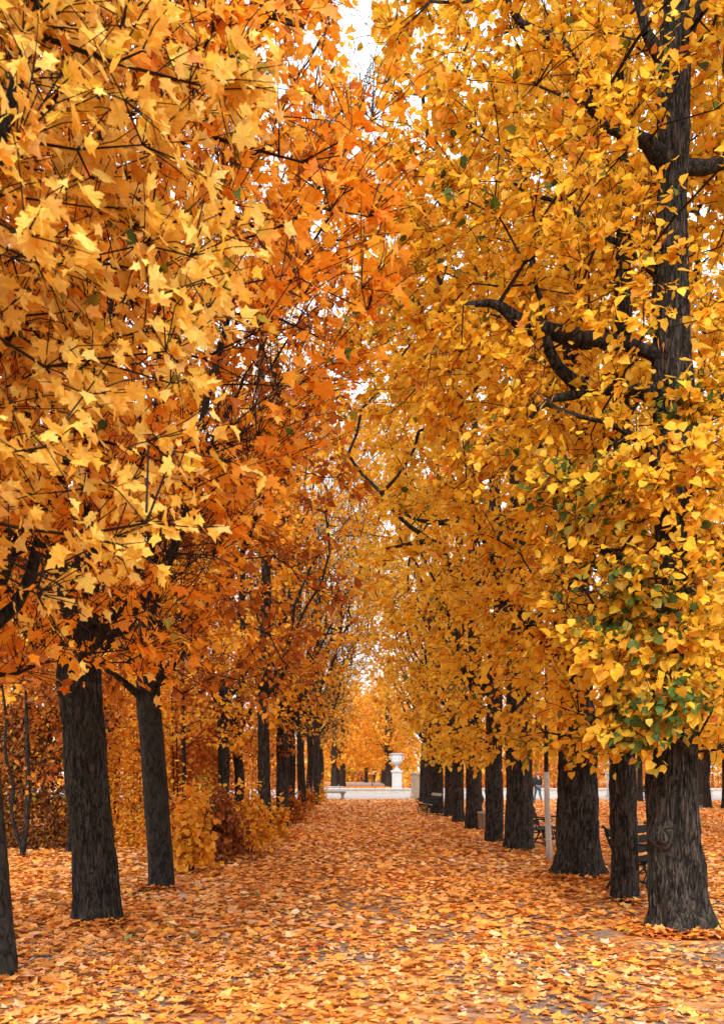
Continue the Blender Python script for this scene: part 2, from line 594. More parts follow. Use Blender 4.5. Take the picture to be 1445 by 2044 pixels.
def leaves_geometry(templ, P, tip, nor, size, rs, fold=(-0.08, 0.36), droop=(-0.4, 0.15), twist=0.16):
    V, T = TEMPL[templ]
    n, k = len(P), len(V)
    x, y, z = leaf_frames(tip, nor)
    c1 = rs.uniform(fold[0], fold[1], (n, 1))
    c2 = rs.uniform(droop[0], droop[1], (n, 1))
    c3 = rs.normal(0, twist, (n, 1))
    wx = rs.uniform(0.85, 1.12, (n, 1))
    lx = V[None, :, 0] * wx
    ly = np.repeat(V[None, :, 1], n, 0)
    lz = c1 * np.abs(lx) + c2 * ly * ly + c3 * lx * ly * 2
    lz = lz + rs.normal(0, 0.025, lz.shape)
    s = size.reshape(n, 1, 1)
    W = P[:, None, :] + s * (lx[..., None] * x[:, None, :] + ly[..., None] * y[:, None, :] + lz[..., None] * z[:, None, :])
    TT = (T[None] + (np.arange(n) * k)[:, None, None]).reshape(-1, 3)
    return W.reshape(-1, 3), TT, k


def pick_colors(n, palette, rs, jitter=0.10):
    cols = np.array([c for c, w in palette], float)
    w = np.array([w for c, w in palette], float)
    idx = rs.choice(len(cols), n, p=w / w.sum())
    c = cols[idx]
    g = rs.normal(0, jitter, (n, 1))
    h = rs.normal(0, jitter * 0.7, (n, 1))
    c = c * (1 + g)
    c[:, 1:2] *= (1 + h)
    return np.clip(c, 0.003, 0.92)


def smear(P, colors, rs, amount, scale=1.3, alt=(0.05, 0.11, 0.02), thr=0.55, zone=None):
    """patches of leaves that are still green (pigment, follows a branch)"""
    nz = Noise(rs.integers(1e6), scale)(P)
    pr = np.clip((nz - thr) * 2.5, 0, 1)
    if zone is not None:
        pr = zone
    m = rs.random(len(P)) < pr * amount
    g = np.array(alt)[None] * rs.uniform(0.6, 1.6, (len(P), 1))
    olive = np.array((0.32, 0.26, 0.03))[None] * rs.uniform(0.7, 1.3, (len(P), 1))
    pick = rs.random((len(P), 1)) < 0.6
    new = np.where(pick, g, olive)
    colors[m] = new[m]
    return colors


LEAF_BANK = {}


def leaf_objects(templ, P, tip, nor, size, colors, parent, name, rs, mat, nvar=14, **kw):
    """single leaves as objects that share a few meshes"""
    key = (templ, parent.name)
    n = len(P)
    q = colors.copy()
    order = np.argsort(q[:, 1] * 3 + q[:, 0])
    groups = np.array_split(order, nvar)
    for gi, g in enumerate(groups):
        if len(g) == 0:
            continue
        c = q[g].mean(0)
        V, T, k = leaves_geometry(templ, np.zeros((1, 3)), np.array([[0, 1.0, 0]]), np.array([[0, 0, 1.0]]), np.ones(1), rs, **kw)
        me = None
        for j in g:
            if me is None:
                o = mesh_np(name, V, T, mat, parent, np.repeat(c[None], len(V), 0), local=TEMPL[templ][0])
                me = o.data
            else:
                o = link(bpy.data.objects.new(name, me), parent)
            x, y, z = leaf_frames(tip[j:j + 1], nor[j:j + 1])
            Mx = Matrix(((x[0][0], y[0][0], z[0][0], 0), (x[0][1], y[0][1], z[0][1], 0), (x[0][2], y[0][2], z[0][2], 0), (0, 0, 0, 1)))
            s = float(size[j])
            o.matrix_local = Matrix.Translation(Vector(P[j])) @ Mx @ Matrix.Scale(s, 4)


# ------------------------------------------------------------------ trees
def seg_tubes(P0, P1, r0, r1, k=4):
    n = len(P0)
    t = nrm(P1 - P0)
    if k == 1:                                   # hair-thin far twigs: one strip each, randomly turned
        u = nrm(np.cross(t, np.random.default_rng(n).normal(0, 1, (n, 3))))
        V = np.stack([P0 - u * r0[:, None], P0 + u * r0[:, None], P1 + u * r1[:, None], P1 - u * r1[:, None]], 1).reshape(-1, 3)
        return V, np.arange(n * 4).reshape(n, 4)
    ref = np.where(np.abs(t[:, 2:3]) < 0.92, np.array([[0, 0, 1.0]]), np.array([[1.0, 0, 0]]))
    u = nrm(np.cross(t, ref))
    w = np.cross(t, u)
    a = np.arange(k) * 2 * pi / k
    ring = np.cos(a)[None, :, None] * u[:, None] + np.sin(a)[None, :, None] * w[:, None]
    A = P0[:, None] + ring * r0[:, None, None]
    B = P1[:, None] + ring * r1[:, None, None]
    V = np.concatenate([A, B], 1).reshape(-1, 3)
    j = np.arange(k)
    q = np.stack([j, (j + 1) % k, k + (j + 1) % k, k + j], 1)
    Q = (q[None] + (np.arange(n) * 2 * k)[:, None, None]).reshape(-1, 4)
    return V, Q


def smooth_path(pts, step=0.2):
    pts = np.array(pts, float)
    out = []
    n = len(pts)
    for i in range(n - 1):
        p0, p1, p2, p3 = pts[max(i - 1, 0)], pts[i], pts[i + 1], pts[min(i + 2, n - 1)]
        m = max(2, int(np.linalg.norm((p2 - p1)[:3]) / step))
        for t in np.arange(m) / m:
            out.append(0.5 * ((2 * p1) + (-p0 + p2) * t + (2 * p0 - 5 * p1 + 4 * p2 - p3) * t * t + (-p0 + 3 * p1 - 3 * p2 + p3) * t ** 3))
    out.append(pts[-1])
    return np.array(out)


def trunk_mesh(path, rs, sides=28, flare=0.5, lobes=5, ridge=0.03, burls=(), fine=True):
    """path (n,4): x y z r from ground up. Root flare, fluting and ridges are real relief."""
    path = smooth_path(path, 0.075 if fine else 0.3)
    n = len(path)
    a = np.arange(sides) * 2 * pi / sides
    ph = rs.uniform(0, 2 * pi, 6)
    z = path[:, 2]
    A, Z = np.meshgrid(a, z)
    Rr = path[:, 3][:, None] * np.ones_like(A)
    fl = np.exp(-np.maximum(Z, 0) / 0.26)
    relief = np.full_like(A, 0.55)
    lob = 0.55 + 0.45 * np.cos(lobes * A + ph[0] + 0.4 * np.sin(2 * A + ph[1])) + 0.25 * np.cos(2 * A + ph[5])
    Rr = Rr * (1 + flare * fl * np.clip(lob, 0, 2))
    Rr = Rr * (1 + 0.035 * np.cos(3 * A + ph[2] + 0.5 * Z) + 0.03 * np.cos(5 * A + ph[3] - 0.35 * Z))
    if fine:
        r0_ = path[:, 3][:, None]
        q = np.stack([np.cos(A) * r0_, np.sin(A) * r0_, Z * 0.24], -1)
        g1 = 1 - np.clip(np.abs(Noise(rs.integers(1e6), 44, 18)(q)) * 2.6, 0, 1)
        g2 = 1 - np.clip(np.abs(Noise(rs.integers(1e6), 75, 18)(q * [1, 1, 1.5])) * 2.2, 0, 1)
        g1, g2 = 1 - g1, 1 - g2                          # flat plates parted by narrow furrows
        relief = np.clip(0.62 * g1 + 0.38 * g2 + 0.12 * rs.normal(0, 1, A.shape), 0, 1)
        g3 = Noise(rs.integers(1e6), 7, 9)(np.stack([q[..., 0], q[..., 1], Z * 0.6], -1))
        Rr = Rr + ridge * (0.70 * (g1 - 0.6) + 0.30 * (g2 - 0.6) + 0.04 * rs.normal(0, 1, A.shape)) + 0.35 * ridge * g3
    for (ba, bz, br, bs) in burls:
        da = np.angle(np.exp(1j * (A - ba)))
        d2 = (da * path[:, 3][:, None] / bs) ** 2 + ((Z - bz) / bs) ** 2
        Rr = Rr + br * np.exp(-d2) * (1 + 0.25 * np.sin(9 * A + 7 * Z))
    X = path[:, 0][:, None] + Rr * np.cos(A)
    Y = path[:, 1][:, None] + Rr * np.sin(A)
    V = np.stack([X, Y, Z], -1).reshape(-1, 3)
    j = np.arange(sides)
    q = np.stack([j, (j + 1) % sides, sides + (j + 1) % sides, sides + j], 1)
    Q = (q[None] + (np.arange(n - 1) * sides)[:, None, None]).reshape(-1, 4)
    return V, Q, relief.ravel()


def crown_points(n, env, base, side, rs, gap=0.35):
    """points in a crown envelope. env: prof [(z,f)], rp (towards the avenue), ro, ry, shell"""
    zs = np.array([p[0] for p in env['prof']])
    fs = np.array([p[1] for p in env['prof']])
    nz = Noise(rs.integers(1e6), 1.1)
    nb = Noise(rs.integers(1e6), 0.9)
    out = []
    tot = 0
    while tot < n:
        m = n * 3
        z = rs.uniform(zs[0], zs[-1], m)
        f = np.interp(z, zs, fs)
        keep = rs.random(m) < f / fs.max()
        z, f = z[keep], f[keep]
        th = rs.uniform(0, 2 * pi, len(z))
        u = rs.random(len(z)) ** (1.0 / env.get('shell', 3.2))
        ax = np.where(np.cos(th) > 0, env['rp'], env['ro'])
        ay = np.where(np.sin(th) > 0, env['ry'], env.get('ryn', env['ry']))
        dirs = np.stack([np.cos(th), np.sin(th), z * 0.25], 1)
        bump = 1 + 0.16 * nb(dirs * 2.2)
        x = np.cos(th) * ax * f * u * bump
        y = np.sin(th) * ay * f * u * bump
        P = np.stack([base[0] + x * (-side), base[1] + y, z], 1)
        P[:, 0] += env.get('lean', 0.0) * (z - zs[0])
        k = nz(P) > -1 + gap
        P = P[k & (rs.random(len(P)) < 0.98)]
        out.append(P)
        tot += len(P)
    P = np.concatenate(out)[:n]
    for (c, rad, m) in env.get('extra', ()):
        d = nrm(rs.normal(0, 1, (m, 3))) * (rs.random((m, 1)) ** (1 / 3))
        P = np.concatenate([P, np.array(c) + d * np.array(rad)])
    return P


def grow(leader, limbs, pts, rs, step=0.32, path_w=0.32, z_from=1.8, rise=0.25):
    """join every crown point to the nearest suitable wood. Returns pos, parent, fixed radius"""
    pos, par, plen, fixed = [], [], [], []
    for i, p in enumerate(leader):
        pos.append(p[:3]); par.append(i - 1); fixed.append(p[3])
        plen.append(max(0.0, p[2] - z_from) * 0.6 if p[2] >= z_from else 99.0)
    for lb in limbs:
        L = smooth_path(lb, 0.2)
        kn = Noise(rs.integers(1e6), 3.2)
        env_ = np.minimum(1, np.arange(len(L)) / 3.0)
        L[:, 0] += 0.05 * kn(L[:, :3]) * env_
        L[:, 1] += 0.05 * kn(L[:, :3] + 9) * env_
        L[:, 2] += 0.06 * kn(L[:, :3] + 21) * env_
        L[:, 3] *= (0.72 + 0.15 * kn(L[:, :3] * 2 + 4)) * (1 + 0.35 * np.exp(-np.arange(len(L)) / 1.3))
        a = np.array(pos)
        best = int(np.argmin(np.linalg.norm(a - L[0, :3], axis=1)))
        last = best
        for p in L[1:]:
            pos.append(p[:3]); par.append(last); fixed.append(p[3]); plen.append(0.5)
            last = len(pos) - 1
    base = np.array(leader[0][:3])
    order = np.argsort(np.linalg.norm((pts - np.array([base[0], base[1], z_from])) * [1, 1, 0.8], axis=1))
    cap = len(pos) + int(len(pts) * 14) + 10
    A = np.zeros((cap, 3)); A[:len(pos)] = pos
    PL = np.zeros(cap); PL[:len(pos)] = plen
    par = list(par); fixed = list(fixed)
    n = len(pos)
    nl = n
    for i in order:
        p = pts[i]
        D = A[:n] - p
        d = np.sqrt((D * D).sum(1))
        cost = d + path_w * PL[:n] + np.maximum(0, D[:, 2] + 0.1) * rise     # wood above the point costs more
        b = int(np.argmin(cost))
        L = d[b]
        m = max(1, int(L / step))
        s = A[b].copy()
        dirn = p - s
        bow = rs.normal(0, 0.05, 3) * L
        bow[2] -= 0.10 * min(L, 1.5) * rs.uniform(0, 1)
        last = b
        for j in range(1, m + 1):
            if n >= cap:
                break
            t = j / m
            q = s + dirn * t + bow * math.sin(pi * t) + (rs.normal(0, 0.025, 3) if j < m else 0)
            A[n] = q; PL[n] = PL[last] + L / m
            par.append(last); fixed.append(0.0)
            last = n
            n += 1
    pos = A[:n]
    par = np.array(par)
    cnt = np.zeros(n)
    child = np.zeros(n, int)
    np.add.at(child, par[1:][par[1:] >= 0], 1)
    cnt[child == 0] = 1
    for i in range(n - 1, 0, -1):
        if par[i] >= 0:
            cnt[par[i]] += cnt[i]
    return pos, par, cnt, np.array(fixed), child, nl


PAL = dict(
    maple_yellow=[((0.90, 0.555, 0.085), 5), ((0.90, 0.621, 0.170), 4), ((0.86, 0.467, 0.051), 2), ((0.62, 0.420, 0.040), 0.35), ((0.52, 0.170, 0.020), 0.35)],
    maple_orange=[((0.87, 0.337, 0.014), 5), ((0.88, 0.389, 0.028), 3), ((0.80, 0.257, 0.012), 1.6), ((0.88, 0.446, 0.08), 1.2), ((0.42, 0.120, 0.015), 0.5)],
    brown=[((0.50, 0.15, 0.018), 4), ((0.64, 0.23, 0.02), 3), ((0.36, 0.09, 0.015), 2.5), ((0.75, 0.33, 0.03), 1.5)],
    lime=[((0.84, 0.501, 0.029), 5), ((0.86, 0.544, 0.050), 3), ((0.82, 0.392, 0.022), 2.2), ((0.62, 0.380, 0.030), 0.8), ((0.55, 0.170, 0.020), 0.4), ((0.14, 0.170, 0.025), 0.18)],
    lime_green=[((0.84, 0.501, 0.029), 5), ((0.86, 0.544, 0.050), 3), ((0.82, 0.392, 0.022), 2.2), ((0.62, 0.380, 0.030), 0.8), ((0.55, 0.170, 0.020), 0.4), ((0.14, 0.170, 0.025), 0.18)],
    lime_orange=[((0.84, 0.40, 0.022), 5), ((0.85, 0.46, 0.035), 4), ((0.76, 0.29, 0.018), 1.8), ((0.48, 0.15, 0.015), 0.7)],
    beech_hedge=[((0.19, 0.052, 0.012), 4), ((0.30, 0.09, 0.014), 3), ((0.10, 0.032, 0.010), 2.5), ((0.62, 0.28, 0.02), 0.9), ((0.30, 0.24, 0.03), 0.7)],
    lime_far=[((0.86, 0.505, 0.044), 5), ((0.86, 0.560, 0.077), 3), ((0.82, 0.410, 0.033), 2.4), ((0.55, 0.200, 0.030), 0.6)],
    golden=[((0.82, 0.42, 0.03), 5), ((0.80, 0.34, 0.02), 3), ((0.84, 0.48, 0.06), 2), ((0.45, 0.14, 0.015), 1)],
    golden_green=[((0.80, 0.46, 0.04), 4), ((0.55, 0.42, 0.05), 2.5), ((0.30, 0.30, 0.05), 1.5), ((0.78, 0.36, 0.02), 2)],
    dark_red=[((0.26, 0.06, 0.014), 4), ((0.36, 0.10, 0.016), 3), ((0.16, 0.04, 0.012), 2), ((0.60, 0.24, 0.02), 0.8)],
    ground=[((0.78, 0.30, 0.045), 5.5), ((0.80, 0.37, 0.10), 5.5), ((0.80, 0.45, 0.21), 3.6), ((0.64, 0.20, 0.026), 3.0), ((0.42, 0.12, 0.02), 1.1), ((0.80, 0.38, 0.04), 0.7), ((0.62, 0.48, 0.32), 0.5), ((0.22, 0.08, 0.02), 0.5), ((0.20, 0.22, 0.06), 0.12)],
)


def tree(name, label, group, base, leader, env, side=1, palette='lime', templ='lime_mid', leaf=0.10, n_pts=300, shoots=3.0, per=6,
         shoot_len=(0.22, 0.55), up=0.25, limbs=(), bark=None, seed=1, sides=20, flare=0.45, ridge=0.03, burls=(), fine=True, z_from=1.9,
         pick=0, pick_templ=None, green=0.0, green_zone=None, twig_k=3, twig_mat=None, out_bias=0.6, gap=0.35, cat='tree', tip_r=0.0057, bare=0.0,
         trunk_parts=(), rise=0.25, nor_up=0.55, path_w=0.32, holes=()):
    rs = np.random.default_rng(seed)
    base = np.array(base, float)
    root = empty(name, base, label, cat, group)
    leader = np.array(leader, float)              # x,y,z,r in world
    lead = smooth_path(leader, 0.3)
    pts = crown_points(n_pts, env, base, side, rs, gap)
    n_pts = len(pts)
    pos, par, cnt, fixed, child, nl = grow(lead, limbs, pts, rs, z_from=z_from, rise=rise, path_w=path_w)
    rad = tip_r * cnt ** (1 / 1.85)
    lr = np.interp(pos[:, 2], lead[:, 2], lead[:, 3])
    rad = np.minimum(rad, 0.5 * lr + 0.01)
    rad = np.maximum(rad, fixed)
    off = base.copy(); off[2] = 0
    # trunk + thick limbs
    V, Q, relief = trunk_mesh(leader, rs, sides, flare, ridge=ridge, burls=burls, fine=fine)
    V = V - off
    idx = np.arange(len(pos))
    thick = (idx >= len(lead)) & (rad > 0.022)
    i = idx[thick]
    vv, qq = seg_tubes(pos[par[i]] - off, pos[i] - off, np.minimum(rad[par[i]], rad[i] * 1.5), rad[i], 7)
    V2 = np.concatenate([V, vv]); Q2 = np.concatenate([Q, qq + len(V)])
    # round the joints of the thick limbs
    bark = bark or M_BARK_LIME
    to = mesh_np('trunk', V2, Q2, bark, root, smooth=True)
    ra = to.data.attributes.new('relief', 'FLOAT', 'POINT')
    ra.data.foreach_set('value', np.concatenate([relief, rs.uniform(0.1, 0.5, len(vv))]).astype(np.float32))
    # twigs
    thin = (idx >= len(lead)) & ~thick
    i = idx[thin]
    P0, P1 = pos[par[i]], pos[i]
    r0, r1 = np.minimum(rad[par[i]], rad[i] * 1.6), rad[i]
    # shoots carrying leaves
    cand = idx[(idx >= len(lead)) & (rad < 0.03)]
    ns = int(n_pts * shoots)
    wgt = 1.0 / (0.004 + rad[cand])
    st = rs.choice(cand, ns, p=wgt / wgt.sum())
    S0 = pos[st]
    axis = np.stack([np.full(ns, base[0]), np.full(ns, base[1]), S0[:, 2] * 0.75 + 0.6], 1)
    outw = nrm(S0 - axis)
    dirn = nrm(outw * out_bias + rs.normal(0, 0.55, (ns, 3)) + np.array([0, 0, up]))
    Ls = rs.uniform(shoot_len[0], shoot_len[1], ns)
    bend = rs.normal(0, 0.12, (ns, 3)) - np.array([0, 0, 0.08])
    S1 = S0 + dirn * Ls[:, None] * 0.55
    S2 = S1 + nrm(dirn + bend * 2) * Ls[:, None] * 0.45
    rr = tip_r * 0.85
    if tip_r < 0.0058:
        P0 = np.concatenate([P0, S0, S1]); P1 = np.concatenate([P1, S1, S2])
        r0 = np.concatenate([r0, np.full(ns, rr), np.full(ns, rr * 0.8)])
        r1 = np.concatenate([r1, np.full(ns, rr * 0.8), np.full(ns, rr * 0.4)])
    else:
        P0 = np.concatenate([P0, S0]); P1 = np.concatenate([P1, S2])
        r0 = np.concatenate([r0, np.full(ns, rr)]); r1 = np.concatenate([r1, np.full(ns, rr * 0.4)])
    vv, qq = seg_tubes(P0 - off, P1 - off, r0, r1, twig_k if tip_r < 0.0058 else 1)
    tag(mesh_np('twigs', vv, qq, twig_mat or M_TWIG, root), kind='stuff')
    # leaves along the shoots
    if bare > 0:
        kb = rs.random(ns) > bare
        S0, S1, S2, outw = S0[kb], S1[kb], S2[kb], outw[kb]
        ns = len(S0)
    nlv = ns * per
    who = np.repeat(np.arange(ns), per)
    t = np.tile((np.arange(per) + 0.5) / per, ns) + rs.uniform(-0.08, 0.08, nlv)
    t = np.clip(t, 0, 1)[:, None]
    LP = np.where(t < 0.55, S0[who] + (S1 - S0)[who] * t / 0.55, S1[who] + (S2 - S1)[who] * (t - 0.55) / 0.45)
    pet = nrm(rs.normal(0, 1, (nlv, 3)) + outw[who] * 0.5)
    LP = LP + pet * rs.uniform(0.02, 0.6, (nlv, 1)) * leaf
    tip = nrm(pet * 0.5 + outw[who] * 0.45 + rs.normal(0, 0.45, (nlv, 3)) + np.array([0, 0, -0.55]))
    nor = nrm(np.array([0, 0, nor_up]) + outw[who] * 0.65 + rs.normal(0, 0.45, (nlv, 3)))
    size = leaf * np.clip(rs.normal(1.0, 0.26, nlv), 0.4, 1.6)
    colr = pick_colors(nlv, PAL[palette], rs)
    if green > 0:
        zone = green_zone(LP) if green_zone else None
        colr = smear(LP, colr, rs, green, zone=zone)
    if holes:
        keep = np.ones(nlv, bool)
        for (c, rr_h, prob) in holes:
            q = LP - np.array(c)
            keep &= ~(((q * q).sum(1) < rr_h * rr_h * rs.uniform(0.6, 1.2, nlv)) & (rs.random(nlv) < prob))
        LP, tip, nor, size, colr = LP[keep], tip[keep], nor[keep], size[keep], colr[keep]
        nlv = len(LP)
    LPo = LP - off
    d = LP[:, 1]
    mask = np.zeros(nlv, bool)
    crown_root = None
    if pick:
        px = CX + LP[:, 0] / np.maximum(d, 0.3) * F
        py = HY - (LP[:, 2] - EYE) / np.maximum(d, 0.3) * F
        ok = (d > 0.5) & (px > 5) & (px < 1440) & (py > 5) & (py < 2040)
        dist = np.where(ok, np.linalg.norm(LP - [0, 0, EYE], axis=1) / size, 1e9)
        sel = np.argsort(dist)[:pick]
        sel = sel[dist[sel] < 1e8]
        mask[sel] = True
    r_ = ~mask
    V, T, k = leaves_geometry(templ, LPo[r_], tip[r_], nor[r_], size[r_], rs)
    cr = tag(mesh_np('crown', V, T, M_LEAF, root, np.repeat(colr[r_], k, 0), local=TEMPL[templ][0]), kind='stuff')
    if pick:
        leaf_objects(pick_templ or templ, LPo[mask], tip[mask], nor[mask], size[mask], colr[mask], cr, 'leaf', rs, M_LEAF)
    return root


def copy_tree(o, parent=None):
    c = o.copy()
    COL.objects.link(c)
    c.parent = parent
    for ch in list(o.children):
        copy_tree(ch, c)
    return c

# ------------------------------------------------------------------ the setting
def sheet(name, x0, x1, y0, y1, z, mat, nx=2, ny=2, wob=0.0, seed=0):
    xs, ys = np.linspace(x0, x1, nx), np.linspace(y0, y1, ny)
    X, Y = np.meshgrid(xs, ys)
    V = np.stack([X, Y, np.full_like(X, z)], -1).reshape(-1, 3)
    if wob:                                    # an uneven outline for edges strewn with leaves
        r = np.random.default_rng(seed)
        e = np.zeros_like(Y)
        e[0] = r.normal(0, wob, nx)
        V[:, 1] += e.ravel()
    i = np.arange(nx * ny).reshape(ny, nx)
    Q = np.stack([i[:-1, :-1], i[:-1, 1:], i[1:, 1:], i[1:, :-1]], -1).reshape(-1, 4)
    return mesh_np(name, V, Q, mat)


ground = tag(sheet('ground', -600, 600, -60, 1500, 0.0, M_GROUND, 40, 60), kind='structure')
tag(sheet('gravel_path', -60, 70, 62.5, 104, 0.006, M_GRAVEL, 260, 3, 0.35, 3), kind='structure')
tag(sheet('far_gravel_path', -3.2, 5.0, 134, 178, 0.006, M_GRAVEL, 30, 3, 0.4, 4), kind='structure')

# ------------------------------------------------------------------ trees of the left row
LAYERS = dict(mp_prof=[(2.5, 0.44), (3.1, 0.48), (3.9, 0.60), (4.8, 0.86), (5.6, 0.95), (6.4, 0.92), (7.2, 0.80), (8.0, 0.68), (9.2, 0.5), (10.5, 0.25)])


def lead(b, h, r, lean=(0, 0), top_r=0.03, wig=0.05, seed=0):
    rs = np.random.default_rng(seed + 900)
    out = []
    for k, f in enumerate((0, 0.06, 0.15, 0.28, 0.42, 0.58, 0.76, 1.0)):
        w = rs.normal(0, wig, 2) * min(1, f * 4)
        out.append((b[0] + lean[0] * f + w[0], b[1] + lean[1] * f + w[1], -0.12 if k == 0 else h * f, r * (1 - f) ** 0.75 + top_r))
    return out


NOTCH = []                       # the slot of open sky between the two rows of crowns
for (hx, hy, hr) in ((722, 25, 30), (726, 95, 34), (732, 165, 32), (742, 230, 24), (748, 275, 14)):
    for dd_ in np.arange(6.0, 26.0, 0.30):
        NOTCH.append((at(hx, hy, dd_), hr / F * dd_ * 1.25, 0.93))
MAPLE_HOLES = []
for (hx, hy, hr, d0, d1, pr) in ((505, 730, 75, 5.5, 12, 0.9), (455, 850, 65, 5.5, 12, 0.85), (590, 640, 45, 6, 12, 0.8), (360, 1090, 80, 5.5, 13, 0.8), (150, 1230, 90, 6, 14, 0.5), (60, 1120, 70, 5.5, 13, 0.7),
                                 (200, 1290, 60, 6, 11, 0.5), (320, 1230, 60, 6, 14, 0.7), (55, 860, 45, 3, 6, 0.8), (100, 150, 45, 3, 8, 0.8), (230, 480, 40, 3, 6, 0.7), (430, 420, 50, 6, 11, 0.7), (300, 900, 45, 3, 8, 0.6)):
    dd_ = d0
    while dd_ < d1:
        MAPLE_HOLES.append((at(hx, hy, dd_), hr / F * dd_ * 1.15, pr))
        dd_ += max(0.3, hr / F * dd_ * 1.2)
MAPLE_HOLES += [h for h in NOTCH if h[0][1] < 15]


# the yellow maple whose boughs hang into view beside the camera (its trunk stands left of the frame)
def fork(b, z, r, dirs, L=2.6, rise=1.9, seed=0):
    """big limbs fanning out of a crotch"""
    rs = np.random.default_rng(seed + 77)
    out = []
    for (dx, dy, up) in dirs:
        p = np.array([b[0], b[1], z + rs.uniform(-0.1, 0.35)])
        poly = [(p[0], p[1], p[2], r)]
        d = np.array([dx, dy, up], float)
        d /= np.linalg.norm(d)
        for j in range(1, 5):
            q = p + d * L * j / 4 + rs.normal(0, 0.07, 3) + np.array([0, 0, 0.09 * j * j])
            poly.append((q[0], q[1], q[2], r * (1 - 0.2 * j)))
        out.append(poly)
    return out


B = (-3.3, 5.2, 0)
tree('maple_tree', 'yellow maple reaching large bright leaves in beside the dark leaning trunk', None, B,
     lead(B, 8.8, 0.2, (-0.2, 0.1), seed=1), dict(prof=[(2.75, 0.75), (3.2, 0.95), (4.2, 1.0), (5.6, 1.0), (7.2, 0.8), (8.8, 0.3)], rp=2.45, ro=2.0, ry=2.2, ryn=1.35, shell=3.2),
     side=-1, palette='maple_yellow', templ='maple_low', pick_templ='maple_big', leaf=0.082, n_pts=720, shoots=5.8, per=6, shoot_len=(0.25, 0.6), up=0.15, holes=MAPLE_HOLES,
     bark=M_BARK_MAPLE, seed=21, pick=300, z_from=2.2, green=0.06, nor_up=0.4,
     limbs=fork(B, 2.6, 0.09, [(1.1, -0.2, 0.9), (0.8, 0.9, 1.1), (-0.9, -0.5, 1), (0.3, -1, 1.2)], 2.2, seed=1))

B = (-2.97, 8.1, 0)
tree('maple_tree', 'slim grey maple trunk cut by the frame, orange crown over the path', None, B,
     [(-2.97, 8.1, -0.1, 0.165), (-2.98, 8.1, 0.3, 0.165), (-3.05, 8.1, 1.2, 0.16), (-3.13, 8.1, 2.2, 0.155), (-3.15, 8.12, 3.4, 0.13), (-3.05, 8.1, 5.0, 0.10), (-2.95, 8.1, 7.5, 0.06), (-2.9, 8.1, 10.4, 0.02)],
     dict(prof=LAYERS['mp_prof'], rp=3.3, ro=3.0, ry=3.0, ryn=2.7, shell=3.2), side=-1, palette='maple_orange', templ='maple_low', leaf=0.097, n_pts=660, holes=MAPLE_HOLES,
     shoots=5.0, per=5, shoot_len=(0.3, 0.9), up=0.7, bark=M_BARK_SMOOTH, seed=22, gap=0.55, pick=300, pick_templ='maple_big', z_from=2.4, flare=0.2, ridge=0.012, green=0.12,
     limbs=fork((-3.13, 8.1), 2.5, 0.075, [(1, -0.3, 1.5), (0.9, 0.6, 1.7), (-0.8, 0.4, 1.4), (0.3, -0.9, 1.5), (0.5, 0.2, 2.2)], 3.0, seed=2))

B = (-2.96, 11.25, 0)
tree('maple_tree', 'stout ridged maple leaning away from the path, low fork of thick dark limbs', None, B,
     [(-2.96, 11.25, -0.1, 0.245), (-2.97, 11.25, 0.3, 0.238), (-3.03, 11.25, 1.2, 0.228), (-3.12, 11.25, 2.2, 0.225), (-3.16, 11.25, 2.9, 0.23), (-3.12, 11.25, 3.5, 0.17), (-3.0, 11.25, 5.4, 0.12), (-2.9, 11.2, 8, 0.06), (-2.9, 11.2, 11, 0.02)],
     dict(prof=[(2.9, 0.40), (3.6, 0.42), (4.8, 0.60), (5.9, 0.88), (7.3, 0.96), (8.6, 0.88), (9.8, 0.76), (11, 0.5), (11.8, 0.25)], rp=3.35, ro=3.5, ry=3.0, shell=3.0), side=-1, palette='maple_orange', templ='maple_low', pick_templ='maple_big', leaf=0.104, n_pts=640, holes=MAPLE_HOLES,
     shoots=5.0, per=5, shoot_len=(0.3, 0.95), up=0.7, bark=M_BARK_MAPLE, seed=23, gap=0.55, pick=300, z_from=2.7, flare=0.38, ridge=0.04, sides=84,
     limbs=fork((-3.14, 11.25), 2.85, 0.12, [(-1.1, -0.35, 0.85), (-0.6, 0.6, 1.3), (0.9, -0.25, 1.2), (1.0, 0.5, 1.3), (0.35, -0.7, 1.7), (-0.3, 0.1, 2)], 3.0, seed=3))

B = (-2.88, 14.4, 0)
tree('beech_tree', 'smooth grey trunk with a hollow scar, brown leafed boughs, next to the golden bush', None, B,
     [(-2.86, 14.4, -0.1, 0.185), (-2.87, 14.4, 0.3, 0.18), (-2.93, 14.4, 1.2, 0.175), (-3.0, 14.4, 2.2, 0.17), (-3.05, 14.4, 2.9, 0.165), (-3.0, 14.4, 4.2, 0.12), (-2.9, 14.4, 7, 0.07), (-2.8, 14.4, 11, 0.02)],
     dict(prof=[(2.7, 0.6), (3.5, 0.8), (5, 0.95), (7, 1.0), (10, 0.95), (12.6, 0.4)], rp=3.0, ro=3.2, ry=2.7, shell=2.2), side=-1, palette='brown', templ='beech', leaf=0.12, n_pts=480, holes=[h for h in MAPLE_HOLES if h[0][1] > 9],
     shoots=4.6, per=6, shoot_len=(0.25, 0.6), up=0.3, bark=M_BARK_SMOOTH, seed=24, pick=300, z_from=2.6, flare=0.12, ridge=0.01, sides=56, burls=[(-1.5, 0.24, -0.10, 0.055), (-1.5, 0.24, 0.03, 0.12), (-1.75, 0.55, -0.05, 0.04), (-1.3, 0.75, 0.02, 0.06)],
     limbs=fork((-3.03, 14.4), 2.6, 0.075, [(-1, -0.6, 0.6), (-0.9, 0.5, 0.9), (0.9, 0.2, 1.0), (0.3, -0.8, 1.3), (-0.2, 0.8, 1.6)], 2.8, seed=4))

